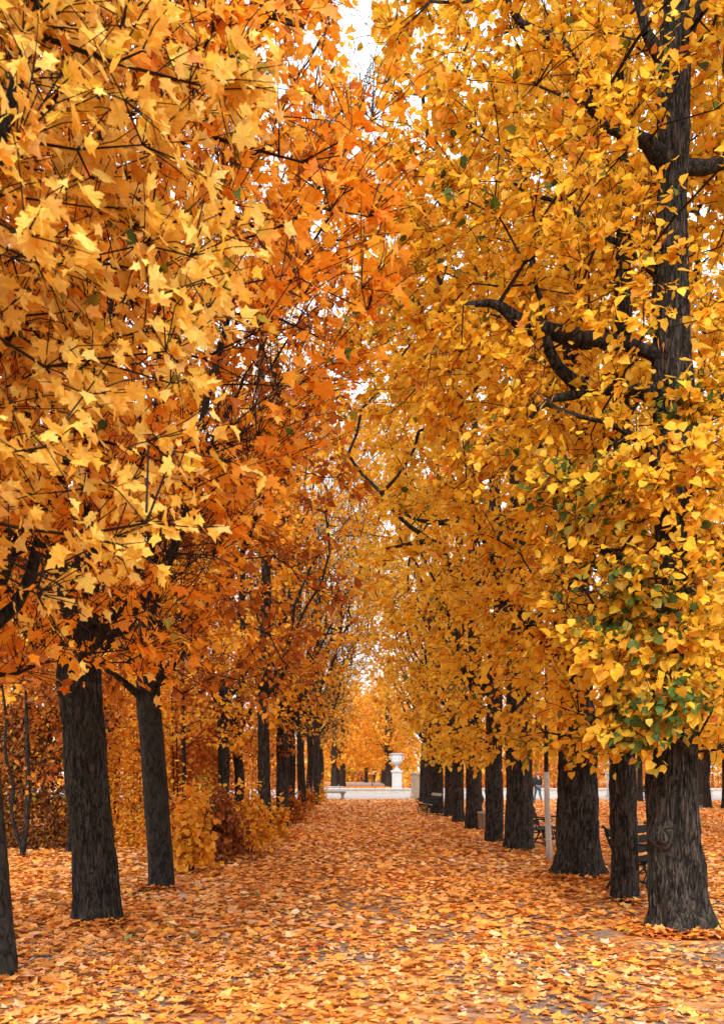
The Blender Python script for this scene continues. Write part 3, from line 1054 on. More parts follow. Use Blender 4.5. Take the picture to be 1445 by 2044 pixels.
# slender limes further along, bushes at their feet
LIME_L = [(2.9, 0.35), (4, 0.5), (6, 0.72), (8, 0.95), (10.5, 1.0), (13.5, 0.98), (15.5, 0.75), (17, 0.25)]
words = ['first', 'second', 'third', 'fourth', 'fifth', 'sixth', 'seventh', 'eighth', 'ninth', 'tenth', 'eleventh', 'twelfth']
left_row = [(528, 24.7, 0.13, 0.2), (563, 31.0, 0.16, 0.55), (571, 35.2, 0.13, 0.5), (580, 38.2, 0.17, 0.88), (601, 42.0, 0.15, 0.86), (617, 46.9, 0.14, 0.75), (631, 52.5, 0.15, 0.55), (640, 58.5, 0.17, 0.4)]
for k, (px, d, r, bare) in enumerate(left_row):
    b = (gx(px, d), d, 0)
    tree('lime_tree', 'slender dark lime among the path-side bushes, %s counting from the hollow-scarred beech' % words[k], 'slender limes behind the bushes', b,
         lead(b, 15.8, r, (-0.12, 0.1), wig=0.07, seed=k + 10), dict(prof=LIME_L, rp=3.5, ro=2.6, ry=3.2, shell=2.6, extra=[((b[0], d - 0.9, 4.6), (0.9, 0.5, 0.9), 26), ((b[0] + 0.1, d - 0.9, 6.6), (0.9, 0.5, 1.0), 26), ((b[0], d - 0.9, 8.6), (0.9, 0.5, 1.0), 20)] if k == 0 else ()), side=-1,
         palette='lime_orange' if k < 3 else 'lime_far', templ='diamond' if k > 1 else 'lime_low', leaf=0.105 if k < 3 else 0.125, n_pts=360 if k < 5 else 270, shoots=6.0 if k < 3 else 7.0, per=5, up=0.5,
         shoot_len=(0.3, 0.8) if k < 3 else (0.6, 1.5), seed=40 + k, sides=14, fine=k < 2, flare=0.25, z_from=2.7, bare=bare, twig_mat=M_TWIG if k < 3 else M_TWIG_GREY, tip_r=0.006 if k < 3 else 0.010,
         limbs=fork(b, 3.4, 0.07, [(1, -0.5, 1.2), (0.8, 0.6, 1.5), (-0.8, 0.4, 1.2), (-0.5, -0.6, 1.4)], 2.6, seed=20 + k))

# ------------------------------------------------------------------ limes of the right row
P_T1 = [(1.9, 0.26), (2.6, 0.38), (3.5, 0.50), (5.2, 0.68), (6.8, 0.86), (8.4, 0.96), (9.6, 1.04), (11.5, 0.98), (13.2, 0.7), (14.2, 0.3)]
P_T = [(2.0, 0.42), (2.8, 0.58), (4.5, 0.72), (6.9, 0.88), (9, 1.0), (12, 1.0), (14.2, 0.85), (16, 0.25)]

P_TF = [(2.1, 0.24), (2.8, 0.32), (3.6, 0.46), (5, 0.66), (7, 0.9), (9, 1.0), (12, 1.0), (14.5, 0.8), (16.4, 0.2)]


def t1_green(P):
    zone = np.zeros(len(P))
    for (c, rr, s) in ((at(1235, 1200, 9.6), 0.50, 0.75), (at(1300, 1430, 9.4), 0.45, 0.8), (at(1140, 970, 9.4), 0.55, 0.55), (at(1110, 1080, 9.3), 0.3, 0.5), (at(820, 560, 9.8), 0.2, 0.5), (at(870, 380, 9.8), 0.7, 0.2), (at(1360, 800, 9.6), 0.28, 0.6), (at(1420, 1480, 9.4), 0.3, 0.7)):
        q = ((P - c) / [1, 1.6, 1])
        zone = np.maximum(zone, s * np.exp(-(q * q).sum(1) / (rr * rr)))
    return zone


def pxlimb(pts):               # (px, py, depth, radius)
    return [tuple(at(x, y, d)) + (r,) for (x, y, d, r) in pts]


b1 = (gx(1352, 10.7), 10.7, 0)
T1_HOLES = []
for (hx, hy, hr, pr) in ((1345, 1130, 50, 0.7), (1340, 620, 45, 0.6), (1110, 690, 60, 0.6), (1160, 1190, 55, 0.6), (1110, 1010, 50, 0.55)):
    for dd_ in np.arange(8.0, 10.9, 0.32):
        T1_HOLES.append((at(hx, hy, dd_), hr / F * dd_ * 1.1, pr))
T1_HOLES += [h for h in NOTCH if 7 < h[0][1] < 14]
t1_lead = [(b1[0], 10.7, -0.12, 0.262), (b1[0], 10.7, 0.35, 0.256), (gx(1345, 10.644), 10.7, 1.0, 0.250), (gx(1343, 10.644), 10.7, 1.9, 0.241), (gx(1345, 10.644), 10.7, 3.2, 0.230),
           (gx(1352, 10.644), 10.7, 4.6, 0.186), (gx(1345, 10.644), 10.7, 5.8, 0.186), (gx(1340, 10.644), 10.7, 6.8, 0.170), (gx(1345, 10.644), 10.7, 8.2, 0.158), (gx(1350, 10.690), 10.75, 9.6, 0.134), (gx(1350, 10.736), 10.8, 11.5, 0.079), (gx(1350, 10.736), 10.8, 13.4, 0.024)]
t1_limbs = [pxlimb([(1320, 715, 10.7, 0.13), (1250, 690, 10.55, 0.125), (1160, 670, 10.4, 0.12), (1060, 655, 10.25, 0.115), (1010, 620, 10.2, 0.09), (975, 605, 10.15, 0.06), (925, 615, 10.1, 0.03)]),
            pxlimb([(1320, 790, 10.7, 0.12), (1260, 790, 10.5, 0.10), (1170, 785, 10.4, 0.095), (1130, 740, 10.35, 0.08), (1100, 690, 10.3, 0.07), (1060, 560, 10.3, 0.035)]),
            pxlimb([(1170, 785, 10.4, 0.06), (1100, 800, 10.3, 0.045), (1040, 860, 10.1, 0.03)]),
            pxlimb([(1330, 330, 10.7, 0.14), (1290, 290, 10.6, 0.12), (1215, 255, 10.5, 0.10), (1165, 150, 10.4, 0.085), (1120, 95, 10.4, 0.07), (1040, 30, 10.3, 0.05), (990, -40, 10.2, 0.03)]),
            pxlimb([(1350, 330, 10.7, 0.12), (1400, 340, 10.8, 0.10), (1470, 330, 10.9, 0.07), (1560, 280, 11, 0.04)]),
            pxlimb([(1345, 1000, 10.7, 0.09), (1290, 900, 10.2, 0.06), (1200, 830, 9.7, 0.04), (1100, 800, 9.3, 0.02)]),
            pxlimb([(1340, 560, 10.7, 0.10), (1250, 500, 11.0, 0.07), (1140, 420, 11.2, 0.045), (1010, 360, 11.3, 0.025)]),
            pxlimb([(1350, 900, 10.7, 0.08), (1420, 820, 10.5, 0.06), (1500, 760, 10.3, 0.03)]),
            pxlimb([(1345, 1180, 10.7, 0.07), (1270, 1120, 10.1, 0.05), (1190, 1090, 9.6, 0.03)]),
            pxlimb([(1350, 150, 10.75, 0.11), (1290, 60, 10.6, 0.09), (1265, -60, 10.5, 0.05)]),
            pxlimb([(1350, 120, 10.75, 0.10), (1400, 40, 10.9, 0.08), (1450, -60, 11, 0.05)])]
tree('lime_tree', 'massive furrowed lime with a knobbly burl and a patch of still green leaves', None, b1, t1_lead,
     dict(prof=P_T1, rp=3.3, ro=3.0, ry=2.6, ryn=2.3, shell=3.0, extra=[(at(1310, 1420, 9.7), (0.5, 0.5, 0.35), 26), (at(1380, 1300, 9.6), (0.45, 0.4, 0.5), 18), (at(1220, 1230, 9.8), (0.5, 0.6, 0.6), 34), (at(1350, 1120, 9.5), (0.5, 0.5, 0.5), 20), (at(1200, 1000, 9.6), (0.6, 0.6, 0.5), 34), (at(1380, 900, 9.6), (0.5, 0.5, 0.5), 16)]), side=1, palette='lime_green', templ='lime_low', pick_templ='lime_big', leaf=0.084, n_pts=960, shoots=5.6, per=6,
     shoot_len=(0.2, 0.5), up=0.1, limbs=t1_limbs, seed=60, sides=100, flare=0.75, ridge=0.05, burls=[(-2.3, 1.02, 0.15, 0.13), (-1.2, 0.1, 0.08, 0.2), (-2.6, 0.55, 0.04, 0.2), (-0.5, 0.7, 0.03, 0.15)], pick=300,
     green=0.9, green_zone=t1_green, holes=T1_HOLES, z_from=1.9, rise=0.1, gap=0.42)

b2 = (gx(1247, 13.1), 13.1, 0)
tree('lime_tree', 'straight thin lime trunk standing between two massive limes by the iron bench', None, b2, lead(b2, 11.5, 0.13, (-0.1, 0), wig=0.03, seed=4),
     dict(prof=[(2.4, 0.4), (4, 0.6), (6, 0.8), (8, 0.95), (10.5, 0.8), (12.4, 0.3)], rp=2.6, ro=2.4, ry=2.2, shell=3), side=1, palette='lime', leaf=0.10, templ='lime_low', n_pts=420, shoots=4.5, per=6, up=0.1,
     seed=61, sides=48, flare=0.35, ridge=0.05, pick=200, pick_templ='lime_big', z_from=2.3, green=0.15, bark=M_BARK_LIME, rise=0.1)

b3 = (gx(1152, 16.2), 16.2, 0)
tree('lime_tree', 'broad trunked lime spreading at the foot, beside the pale young trunk', None, b3, lead(b3, 15.2, 0.295, (-0.05, 0), wig=0.06, seed=5),
     dict(prof=P_T, rp=3.7, ro=3.0, ry=2.9, shell=3.2), side=1, palette='lime', leaf=0.098, templ='lime_low', gap=0.5, n_pts=860, shoots=4.8, per=6, up=0.05, seed=62, holes=[h for h in NOTCH if h[0][1] > 12], sides=84, flare=0.7, ridge=0.045, pick=300, pick_templ='lime_big', z_from=1.9, green=0.12, rise=0.05,
     burls=[(-1.6, 0.12, 0.08, 0.22)],
     limbs=fork(b3, 3.2, 0.10, [(-1, -0.4, 0.7), (-0.9, 0.5, 1.0), (0.9, 0.2, 1.0)], 2.8, seed=31) + fork(b3, 6.2, 0.09, [(-1, -0.2, 0.6), (-0.6, -0.8, 0.9), (0.8, -0.5, 0.8)], 2.6, seed=32))

b4 = (gx(1035, 21.5), 21.5, 0)
tree('lime_tree', 'thick round lime trunk hiding one end of a black iron bench', None, b4, lead(b4, 15.4, 0.26, (0, 0), wig=0.05, seed=6),
     dict(prof=P_T, rp=3.8, ro=3.0, ry=2.9, shell=3.2), side=1, palette='lime', leaf=0.108, templ='lime_low', gap=0.5, n_pts=560, shoots=4.8, per=6, up=0.05, seed=63, holes=[h for h in NOTCH if h[0][1] > 17], sides=56, flare=0.45, ridge=0.04, pick=200, z_from=1.9, rise=0.05, green=0.08,
     limbs=[pxlimb([(1030, 1215, 21.5, 0.13), (985, 1178, 21.2, 0.12), (905, 1135, 20.8, 0.115), (868, 1090, 20.6, 0.10), (815, 1088, 20.4, 0.06), (765, 1095, 20.2, 0.025)]),
            pxlimb([(868, 1090, 20.6, 0.08), (840, 1060, 20.5, 0.06), (790, 1020, 20.4, 0.04), (760, 985, 20.3, 0.02)]),
            pxlimb([(1025, 1050, 21.5, 0.12), (960, 1020, 21.3, 0.10), (880, 1045, 21, 0.08), (815, 1030, 20.8, 0.045), (790, 1000, 20.8, 0.02)])])

right_rest = [(985, 24.7, 0.24, 12.8, 'dark lime trunk standing close behind the trunk that hides the iron bench'),
              (945, 30.0, 0.27, 13.2, 'warty lime trunk with burls beside the slatted wooden bin'),
              (915, 34.1, 0.22, 13, 'plain brown lime trunk just past the warty one beside the bin'),
              (895, 38.3, 0.19, 13, 'narrow greenish lime trunk next to the iron bench facing the path'),
              (872, 41.3, 0.29, 13.5, 'stout dark lime directly behind the iron bench facing the path'),
              (862, 46.5, 0.20, 13, 'lime trunk showing past the back of the bench facing the path'),
              (852, 51.5, 0.18, 13, 'slim lime trunk next but one to the sandstone pedestal'),
              (843, 56.5, 0.17, 12.5, 'slim lime trunk beside the sandstone pedestal')]
for k, (px, d, r, h, lab) in enumerate(right_rest):
    b = (gx(px, d), d, 0)
    bur = [(-1.9, 1.05, 0.10, 0.10), (-1.5, 0.75, 0.06, 0.09), (-1.2, 0.15, 0.09, 0.16), (-2.4, 1.5, 0.07, 0.1), (0.1, 0.9, 0.06, 0.1)] if k == 1 else []
    tree('lime_tree', lab, 'lime row with the benches', b, lead(b, h + 2, r * 0.8, (0, 0), wig=0.06, seed=70 + k),
         dict(prof=P_T if k < 1 else P_TF, rp=3.9, ro=3.0, ry=3.0, shell=3.0), side=1, palette='lime_far' if k > 1 else 'lime', templ='lime_low' if k < 1 else 'diamond', gap=0.48, leaf=0.11 if k < 1 else 0.135, n_pts=380 if k < 4 else 290,
         shoots=5.0, per=5, up=0.1, seed=80 + k, sides=18, flare=0.3, fine=k < 3, ridge=0.03, burls=bur, z_from=1.9, rise=0.05, bare=0.1 if k < 3 else 0.28, tip_r=0.006,
         limbs=fork(b, 3.6, 0.09, [(-1, -0.3, 0.9), (-0.9, 0.5, 1.1), (0.9, 0.2, 1.0), (-0.4, -0.8, 1.6)], 2.8, seed=50 + k))

# the whitewashed young tree
bs = (gx(1095, 19.2), 19.2, 0)
o = tree('young_tree', 'young tree with a pale whitewashed trunk between two massive limes', None, bs,
         [(bs[0], 19.2, -0.05, 0.055), (bs[0], 19.2, 0.3, 0.053), (bs[0] - 0.03, 19.2, 1.0, 0.05), (bs[0] - 0.05, 19.2, 1.75, 0.045), (bs[0] - 0.05, 19.2, 3.0, 0.035), (bs[0] - 0.05, 19.2, 5.2, 0.01)],
         dict(prof=[(2.4, 0.5), (3.4, 1), (4.6, 0.9), (5.4, 0.3)], rp=0.9, ro=0.9, ry=0.9, shell=2), side=1, palette='lime', leaf=0.10, n_pts=60, shoots=4, per=5, seed=64, sides=14, flare=0.1, fine=False, z_from=2.2, bark=M_BARK_SMOOTH)
mbw = MB()
mbw.tube([(0, 0, 0.0), (0, 0, 0.3), (-0.03, 0, 1.0), (-0.05, 0, 1.72)], [0.062, 0.060, 0.056, 0.051], 12)
tag(mbw.build('trunk_coating', M_PALE_BARK, o, True), 'pale whitewash on the lower trunk')

# ------------------------------------------------------------------ trees of the outer rows and beyond the gravel cross path
def proto_tree(name, label, group, pal, seed, h=13.5, r=0.24, leaf=0.16, n_pts=230, templ='diamond', prof=None, rad=3.1, shoots=5.0, bare=0.05, green=0.0, twig=None):
    b = (0, 0, 0)
    return tree(name, label, group, b, lead(b, h, r, (0, 0), wig=0.08, seed=seed),
                dict(prof=prof or [(2.6, 0.5), (3.6, 0.7), (6, 0.9), (8.5, 1.0), (11, 0.9), (13, 0.55), (14.3, 0.2)], rp=rad, ro=rad, ry=rad, shell=2.4), side=1, palette=pal, templ=templ, leaf=leaf,
                n_pts=n_pts, shoots=shoots, per=5, up=0.2, shoot_len=(0.3, 0.8), seed=seed, sides=12, fine=False, z_from=2.4, bare=bare, tip_r=0.008, green=green, twig_mat=twig,
                limbs=fork(b, 3.4, 0.09, [(-1, -0.4, 1.0), (-0.7, 0.7, 1.2), (0.9, 0.2, 1.1), (0.3, -0.9, 1.5)], 2.8, seed=seed))


def place(protos, spots, group, label):
    for k, (x, y, rz, s, w) in enumerate(spots):                # look-alikes that only their place tells apart
        p = protos[w % len(protos)]
        if not p.get('used'):
            p['used'] = 1
            c = p
        else:
            c = copy_tree(p)
        c.location = (x, y, 0)
        c.rotation_euler = (0, 0, rz)
        c.scale = (s, s, s)
        c['label'] = label
        c['group'] = group


pa = proto_tree('lime_tree', '', '', 'lime_far', 101)
pb_ = proto_tree('lime_tree', '', '', 'lime', 102)
pc = proto_tree('lime_tree', '', '', 'lime_far', 103, bare=0.2)
rr_ = np.random.default_rng(7)
spots = [(x + rr_.normal(0, 0.15), d, rr_.uniform(0, 6.28), rr_.uniform(0.95, 1.12), k) for k, (x, d) in enumerate(((10.3, 20.5), (10.3, 26), (10.3, 31.5), (13.6, 42.5), (16.3, 49), (19.5, 57), (22.5, 63.5 - 4)))]
spots += [(17.5 + rr_.normal(0, 0.3), d, rr_.uniform(0, 6.28), rr_.uniform(1.0, 1.2), k + 1) for k, d in enumerate((33, 40, 47))]
place([pa, pb_, pc], spots, 'golden limes of the open ground past the iron benches', 'golden lime on the open leafy ground out past the iron benches')

pd = proto_tree('hornbeam_tree', '', '', 'lime_orange', 104, bare=0.3, r=0.18)
pe = proto_tree('hornbeam_tree', '', '', 'brown', 105, bare=0.35, r=0.18)
place([pd], [(gx(445, 29.5), 29.5, 0.3, 0.92, 0)], 'dark hornbeams behind the bushes', 'thicker of two dark trunks rising behind the yellow-green and dark red bushes')
place([pe], [(gx(478, 30.5), 30.5, 2.0, 0.80, 0)], 'dark hornbeams behind the bushes', 'thinner of two dark trunks rising behind the yellow-green and dark red bushes')
spots = [(-8.0 + rr_.normal(0, 0.4), d + rr_.normal(0, 0.5), rr_.uniform(0, 6.28), rr_.uniform(0.9, 1.08), k) for k, d in enumerate((25.5, 31, 37, 43, 49, 55))]
spots += [(-14 + rr_.normal(0, 0.6), d, rr_.uniform(0, 6.28), rr_.uniform(0.95, 1.15), k + 1) for k, d in enumerate((29, 36, 44, 52, 60))]
spots += [(-9.6, 25.8, 1.1, 0.95, 0), (-11.2, 27.5, 2.7, 1.0, 1), (-7.2, 28.5, 4.1, 0.9, 0)]
place([pd, pe], spots, 'hornbeams behind the hedges', 'dark stemmed hornbeam with thin orange leaves growing behind the hedges and bushes')

pf = proto_tree('lime_tree', '', '', 'lime_orange', 106, h=14.5, leaf=0.25, n_pts=210, rad=4.1, prof=[(2.0, 0.75), (3.4, 0.85), (6, 0.95), (9.5, 1.0), (13, 0.8), (15.2, 0.2)], shoots=5.5, r=0.36, twig=M_TWIG_BROWN)
pg = proto_tree('lime_tree', '', '', 'lime_orange', 107, h=15, leaf=0.25, n_pts=210, rad=4.1, prof=[(2.2, 0.6), (3.4, 0.8), (6, 0.95), (9.5, 1.0), (13, 0.8), (15.4, 0.2)], shoots=6.5, bare=0.62, r=0.34, green=0.35, twig=M_TWIG_BROWN)
spots = [(gx(775, 122), 122, 1.0, 1.05, 1), (gx(667, 118), 118, 2.2, 1.0, 1), (gx(684, 126), 126, 4.0, 1.0, 0), (3.9, 130, 0.5, 1.02, 0), (-3.4, 135, 1.5, 1.0, 1), (3.9, 138, 2.5, 1, 0), (-3.5, 144, 3.5, 1.05, 0), (4.0, 147, 5, 1, 1), (-3.4, 153, 0.2, 1, 0), (4.1, 157, 1.2, 1, 0), (-3.6, 163, 2.0, 1.1, 1), (4.0, 168, 4.2, 1.1, 0), (gx(731, 176), 176, 3.0, 0.85, 0)]
place([pf, pg], spots, 'far limes lining the avenue beyond the cross path', 'far lime lining the avenue where it goes on beyond the gravel cross path')
spots = [(10.5, 112, 0.3, 1.1, 0), (18, 114, 1.3, 1.15, 1), (26, 112, 2.3, 1.1, 0), (34, 115, 3.3, 1.1, 0), (42, 113, 4.3, 1.1, 1), (-10, 114, 0.3, 1.1, 0), (-17, 116, 1.3, 1.1, 1), (12.5, 128, 5, 1.2, 0), (22, 130, 5, 1.2, 0), (-11, 130, 5, 1.2, 0)]
place([pf, pg], spots, 'far limes behind the far hedges', 'far golden lime rising behind the far hedges beyond the basin')


# ------------------------------------------------------------------ hedges, bushes and the far wood
def leaf_mass(n, sampler, palette, templ, leaf, rs, outdir, nor_up=0.35):
    P = sampler(n)
    o = outdir(P)
    n = len(P)
    tip = nrm(o * 0.4 + rs.normal(0, 0.55, (n, 3)) + np.array([0, 0, -0.4]))
    nor = nrm(o * 0.8 + rs.normal(0, 0.5, (n, 3)) + np.array([0, 0, nor_up]))
    size = leaf * np.clip(rs.normal(1, 0.22, n), 0.5, 1.6)
    col = pick_colors(n, PAL[palette], rs, 0.14)
    return P, tip, nor, size, col


def bush(label, group, base, w, dpt, h, palette, n, leaf, seed, templ='lime_mid', pick=0, stems=9, name='bush'):
    rs = np.random.default_rng(seed)
    root = empty(name, base, label, 'bush', group)
    nz = Noise(seed, 3.0 / max(w, 0.6))
    tips = []
    mb = []
    for k in range(stems):
        a = rs.uniform(0, 2 * pi)
        q = np.array([math.cos(a) * w * rs.uniform(0.1, 0.5), math.sin(a) * dpt * rs.uniform(0.1, 0.5), h * rs.uniform(0.55, 0.98)])
        s = np.array([q[0] * 0.2, q[1] * 0.2, -0.03])
        m = (s + q) / 2 + rs.normal(0, 0.05, 3)
        mb += [(s, m), (m, q)]
        for j in range(7):
            t = rs.uniform(0.3, 1)
            e = s + (q - s) * t
            f = e + nrm(rs.normal(0, 1, 3) + [q[0], q[1], 0.4]) * rs.uniform(0.15, 0.35) * max(0.6, w)
            mb.append((e, f))
    P0 = np.array([a for a, b in mb]); P1 = np.array([b for a, b in mb])
    V, Q = seg_tubes(P0, P1, np.full(len(P0), 0.010), np.full(len(P0), 0.005), 4)
    tag(mesh_np('stems', V, Q, M_TWIG, root), kind='stuff')

    def sample(n):
        out = []
        c = 0
        while c < n:
            u = rs.random(n * 2) ** (1 / 2.2) * rs.uniform(0.9, 1.12, n * 2)
            d = nrm(rs.normal(0, 1, (n * 2, 3)))
            d[:, 2] = np.abs(d[:, 2]) * 1.15 - 0.15
            bump = 1 + 0.45 * nz(d * [w, dpt, h] * 1.6)
            P = d * (u * bump)[:, None] * [w * 0.55, dpt * 0.55, h * 0.75] + [0, 0, h * 0.22]
            P = P[(P[:, 2] > 0.02) & (nz(P * 3.1) > -0.75)]
            out.append(P); c += len(P)
        return np.concatenate(out)[:n]
    P, tip, nor, size, col = leaf_mass(n, sample, palette, templ, leaf, rs, lambda P: nrm(P - [0, 0, h * 0.3]))
    mask = np.zeros(n, bool)
    if pick:
        mask[np.argsort(P[:, 1])[:pick]] = True
    r_ = ~mask
    V, T, k = leaves_geometry(templ, P[r_], tip[r_], nor[r_], size[r_], rs)
    fo = tag(mesh_np('foliage', V, T, M_LEAF, root, np.repeat(col[r_], k, 0), local=TEMPL[templ][0]), kind='stuff')
    if pick:
        leaf_objects(templ, P[mask], tip[mask], nor[mask], size[mask], col[mask], fo, 'leaf', rs, M_LEAF, 8)
    return root


def bpx(x0, x1, ytop, ybase, dd=0.0):
    d = gd(ybase) + dd
    return (gx((x0 + x1) / 2, d), d, 0), (x1 - x0) / F * d, (ybase - ytop) / F * d


for k, (x0, x1, yt, yb, pal, n, lab) in enumerate([
        (338, 418, 1592, 1742, 'golden', 1500, 'golden bush at the foot of the hollow-scarred beech'),
        (392, 482, 1580, 1720, 'dark_red', 2200, 'dark red-brown bush squeezed between two golden bushes'),
        (450, 540, 1580, 1705, 'golden', 1900, 'golden bush between the dark red bush and the first slender lime'),
        (355, 440, 1560, 1690, 'golden_green', 1500, 'yellow-green bush rising behind the dark red one'),
        (532, 572, 1595, 1672, 'golden', 900, 'small yellow bush between the first and second slender limes'),
        (568, 606, 1580, 1645, 'brown', 900, 'small rusty bush between the second and fifth slender limes'),
        (604, 628, 1570, 1620, 'brown', 600, 'low rusty bush beside the sixth slender lime'),
        (620, 652, 1555, 1607, 'golden', 900, 'small orange bush at the end of the stone bench')]):
    b, w, h = bpx(x0, x1, yt, yb)
    bush(lab, 'bushes along the path edge', b, w * 1.05, w * 1.3, h, pal, n, 0.085 if k < 4 else 0.1, 300 + k, 'lime_mid' if k < 3 else 'diamond', pick=60 if k < 3 else 0)


def hedge(label, x0, x1, y0, y1, h, palette, n, leaf, seed, templ='diamond', round_top=0.15, group=None, pick=0):
    rs = np.random.default_rng(seed)
    c = np.array([(x0 + x1) / 2, (y0 + y1) / 2, 0])
    root = empty('hedge', c, label, 'hedge', group)
    w, d = x1 - x0, y1 - y0
    nz = Noise(seed, 1.6)
    # woody core: many upright stems and twigs
    P0, P1, r0 = [], [], []
    ns = int(w * 5) + 6
    for k in range(ns):
        s = np.array([rs.uniform(-w / 2, w / 2), rs.uniform(-d * 0.3, d * 0.3), -0.03])
        q = s + [rs.normal(0, 0.15), rs.normal(0, 0.15), h * rs.uniform(0.75, 0.97)]
        P0.append(s); P1.append(q); r0.append(0.02)
        for j in range(12):
            e = s + (q - s) * rs.uniform(0.05, 1)
            f = e + nrm(rs.normal(0, 1, 3) * [1, 1.3, 0.6] + [0, 0, 0.25]) * rs.uniform(0.2, 0.55)
            f[1] = np.clip(f[1], -d / 2, d / 2)
            P0.append(e); P1.append(f); r0.append(0.007)
    P0, P1, r0 = np.array(P0), np.array(P1), np.array(r0)
    V, Q = seg_tubes(P0, P1, r0, r0 * 0.6, 4)
    tag(mesh_np('stems', V, Q, M_TWIG, root), kind='stuff')

    def sample(n):
        n1 = int(n * 0.62)
        u = rs.random((n1, 3))
        front = np.stack([(u[:, 0] - 0.5) * w, -d / 2 + np.abs(rs.normal(0, 0.12, n1)) * d, u[:, 1] * h], 1)
        n2 = int(n * 0.2)
        top = np.stack([(rs.random(n2) - 0.5) * w, (rs.random(n2) - 0.5) * d, h - np.abs(rs.normal(0, 0.12, n2))], 1)
        n3 = n - n1 - n2
        back = np.stack([(rs.random(n3) - 0.5) * w, (rs.random(n3) - 0.5) * d * 0.98, rs.random(n3) * h], 1)
        P = np.concatenate([front, top, back])
        b = nz(P)
        P[:, 1] -= 0.10 * b
        P[:, 2] += round_top * b * (P[:, 2] / h) ** 2
        k = (nz(P * 2.7 + 5) > -0.72) & (P[:, 2] > 0.03)
        return P[k]
    P, tip, nor, size, col = leaf_mass(n, sample, palette, templ, leaf, rs, lambda P: nrm(np.stack([P[:, 0] * 0, np.where(P[:, 1] < 0, -1, 1), 0.3 + P[:, 2] * 0.1], 1)))
    V, T, k = leaves_geometry(templ, P, tip, nor, size, rs)
    tag(mesh_np('foliage', V, T, M_LEAF, root, np.repeat(col, k, 0), local=TEMPL[templ][0]), kind='stuff')
    return root


hedge('clipped dark brown hedge behind the twin-stemmed shrub', -10.5, gx(150, 22.2), 22.0, 23.2, 3.15, 'beech_hedge', 19000, 0.10, 401, 'beech')
hedge('tall golden hedge between the brown hedge and the bushes', gx(165, 23.2), gx(345, 23.0), 22.6, 24.2, 4.3, 'golden', 13000, 0.085, 402, round_top=0.4)
hedge('ragged orange hedge running behind the slender limes', -5.6, -4.3, 26, 60, 3.4, 'brown', 14000, 0.14, 403, round_top=0.5)
hedge('long rust hedge beyond the basin, far past the iron benches', 6.5, 48, 104.5, 106.5, 3.2, 'brown', 14000, 0.2, 404)
hedge('low olive hedge beyond the basin beside the white urn', 5.0, 16, 107.5, 109, 1.7, 'golden', 5000, 0.2, 405)
hedge('far hedge beyond the stone benches, half hidden by bushes', -40, -4.6, 105, 106.5, 2.6, 'brown', 9000, 0.2, 406)

# twin-stemmed dark shrub before the brown hedge, thin tree in the bushes
for (px, d, h, lab, kind) in ((45, 20.0, 4.4, 'twin stemmed dark shrub with bare lower stems before the brown hedge', 0), (357, 20.5, 6.0, 'thin pale stemmed tree rising out of the golden bushes', 1), (137, 21.2, 4.0, 'single thin dark stem close to the stout ridged maple', 2)):
    b = (gx(px, d), d, 0)
    L = [(b[0], d, -0.05, 0.06), (b[0] + 0.05, d, 0.4, 0.055), (b[0] + 0.12, d, 1.2, 0.05), (b[0] + 0.10, d, 2.2, 0.045), (b[0] + 0.08, d, h * 0.7, 0.03), (b[0] + 0.05, d, h, 0.01)]
    lim = [[(b[0], d, 0.05, 0.05), (b[0] - 0.12, d, 0.5, 0.05), (b[0] - 0.25, d, 1.4, 0.045), (b[0] - 0.3, d, 2.6, 0.03), (b[0] - 0.35, d, 3.6, 0.015)]] if kind == 0 else []
    tree('small_tree', lab, None, b, L, dict(prof=[(1.6 if kind == 0 else 2.2, 0.5), (2.6, 1), (h * 0.8, 0.9), (h + 0.3, 0.3)], rp=1.2, ro=1.2, ry=1.0, shell=2), side=-1, palette='brown' if kind != 1 else 'golden', templ='diamond', leaf=0.09,
         n_pts=80, shoots=5, per=4, seed=500 + kind, sides=12, flare=0.2, fine=False, z_from=1.4, limbs=lim, bark=M_BARK_SMOOTH if kind == 1 else M_BARK_MAPLE)

# the wood that closes the view
def far_wood():
    rs = np.random.default_rng(600)
    Ps = []
    for k in range(95):
        x = rs.uniform(-110, 130)
        y = rs.uniform(185, 225) if abs(x) < 25 else rs.uniform(125, 170)
        if abs(x) < 7 and y < 180:
            continue
        hgt, r = rs.uniform(9, 15), rs.uniform(3.5, 6)
        n = 420
        u = rs.random(n) ** 0.4
        dd = nrm(rs.normal(0, 1, (n, 3)))
        P = dd * u[:, None] * [r, r, hgt * 0.5] + [x, y, hgt * 0.52]
        P = P[P[:, 2] > 0.3]
        Ps.append(P)
    for k in range(46):                         # understorey, closes the view below the crowns
        x, y, r = rs.uniform(-42, 46), rs.uniform(192, 215), rs.uniform(2.5, 4.5)
        dd = nrm(rs.normal(0, 1, (260, 3)))
        P = dd * rs.random((260, 1)) ** 0.4 * [r, r, rs.uniform(3, 5)] + [x, y, 1.5]
        Ps.append(P[P[:, 2] > 0.1])
    P = np.concatenate(Ps)
    n = len(P)
    V, T, k = leaves_geometry('diamond', P, nrm(rs.normal(0, 1, (n, 3)) - [0, 0, 0.4]), nrm(rs.normal(0, 0.6, (n, 3)) + [0, -0.5, 0.5]), rs.uniform(0.5, 1.1, n), rs)
    o = mesh_np('far_woods', V, T, M_LEAF, None, np.repeat(pick_colors(n, PAL['lime_far'] + [((0.3, 0.3, 0.05), 1.5), ((0.5, 0.22, 0.05), 2)], rs, 0.15), k, 0), local=TEMPL['diamond'][0])
    tag(o, 'far golden autumn wood closing the end of the avenue', 'woods', kind='stuff')


far_wood()


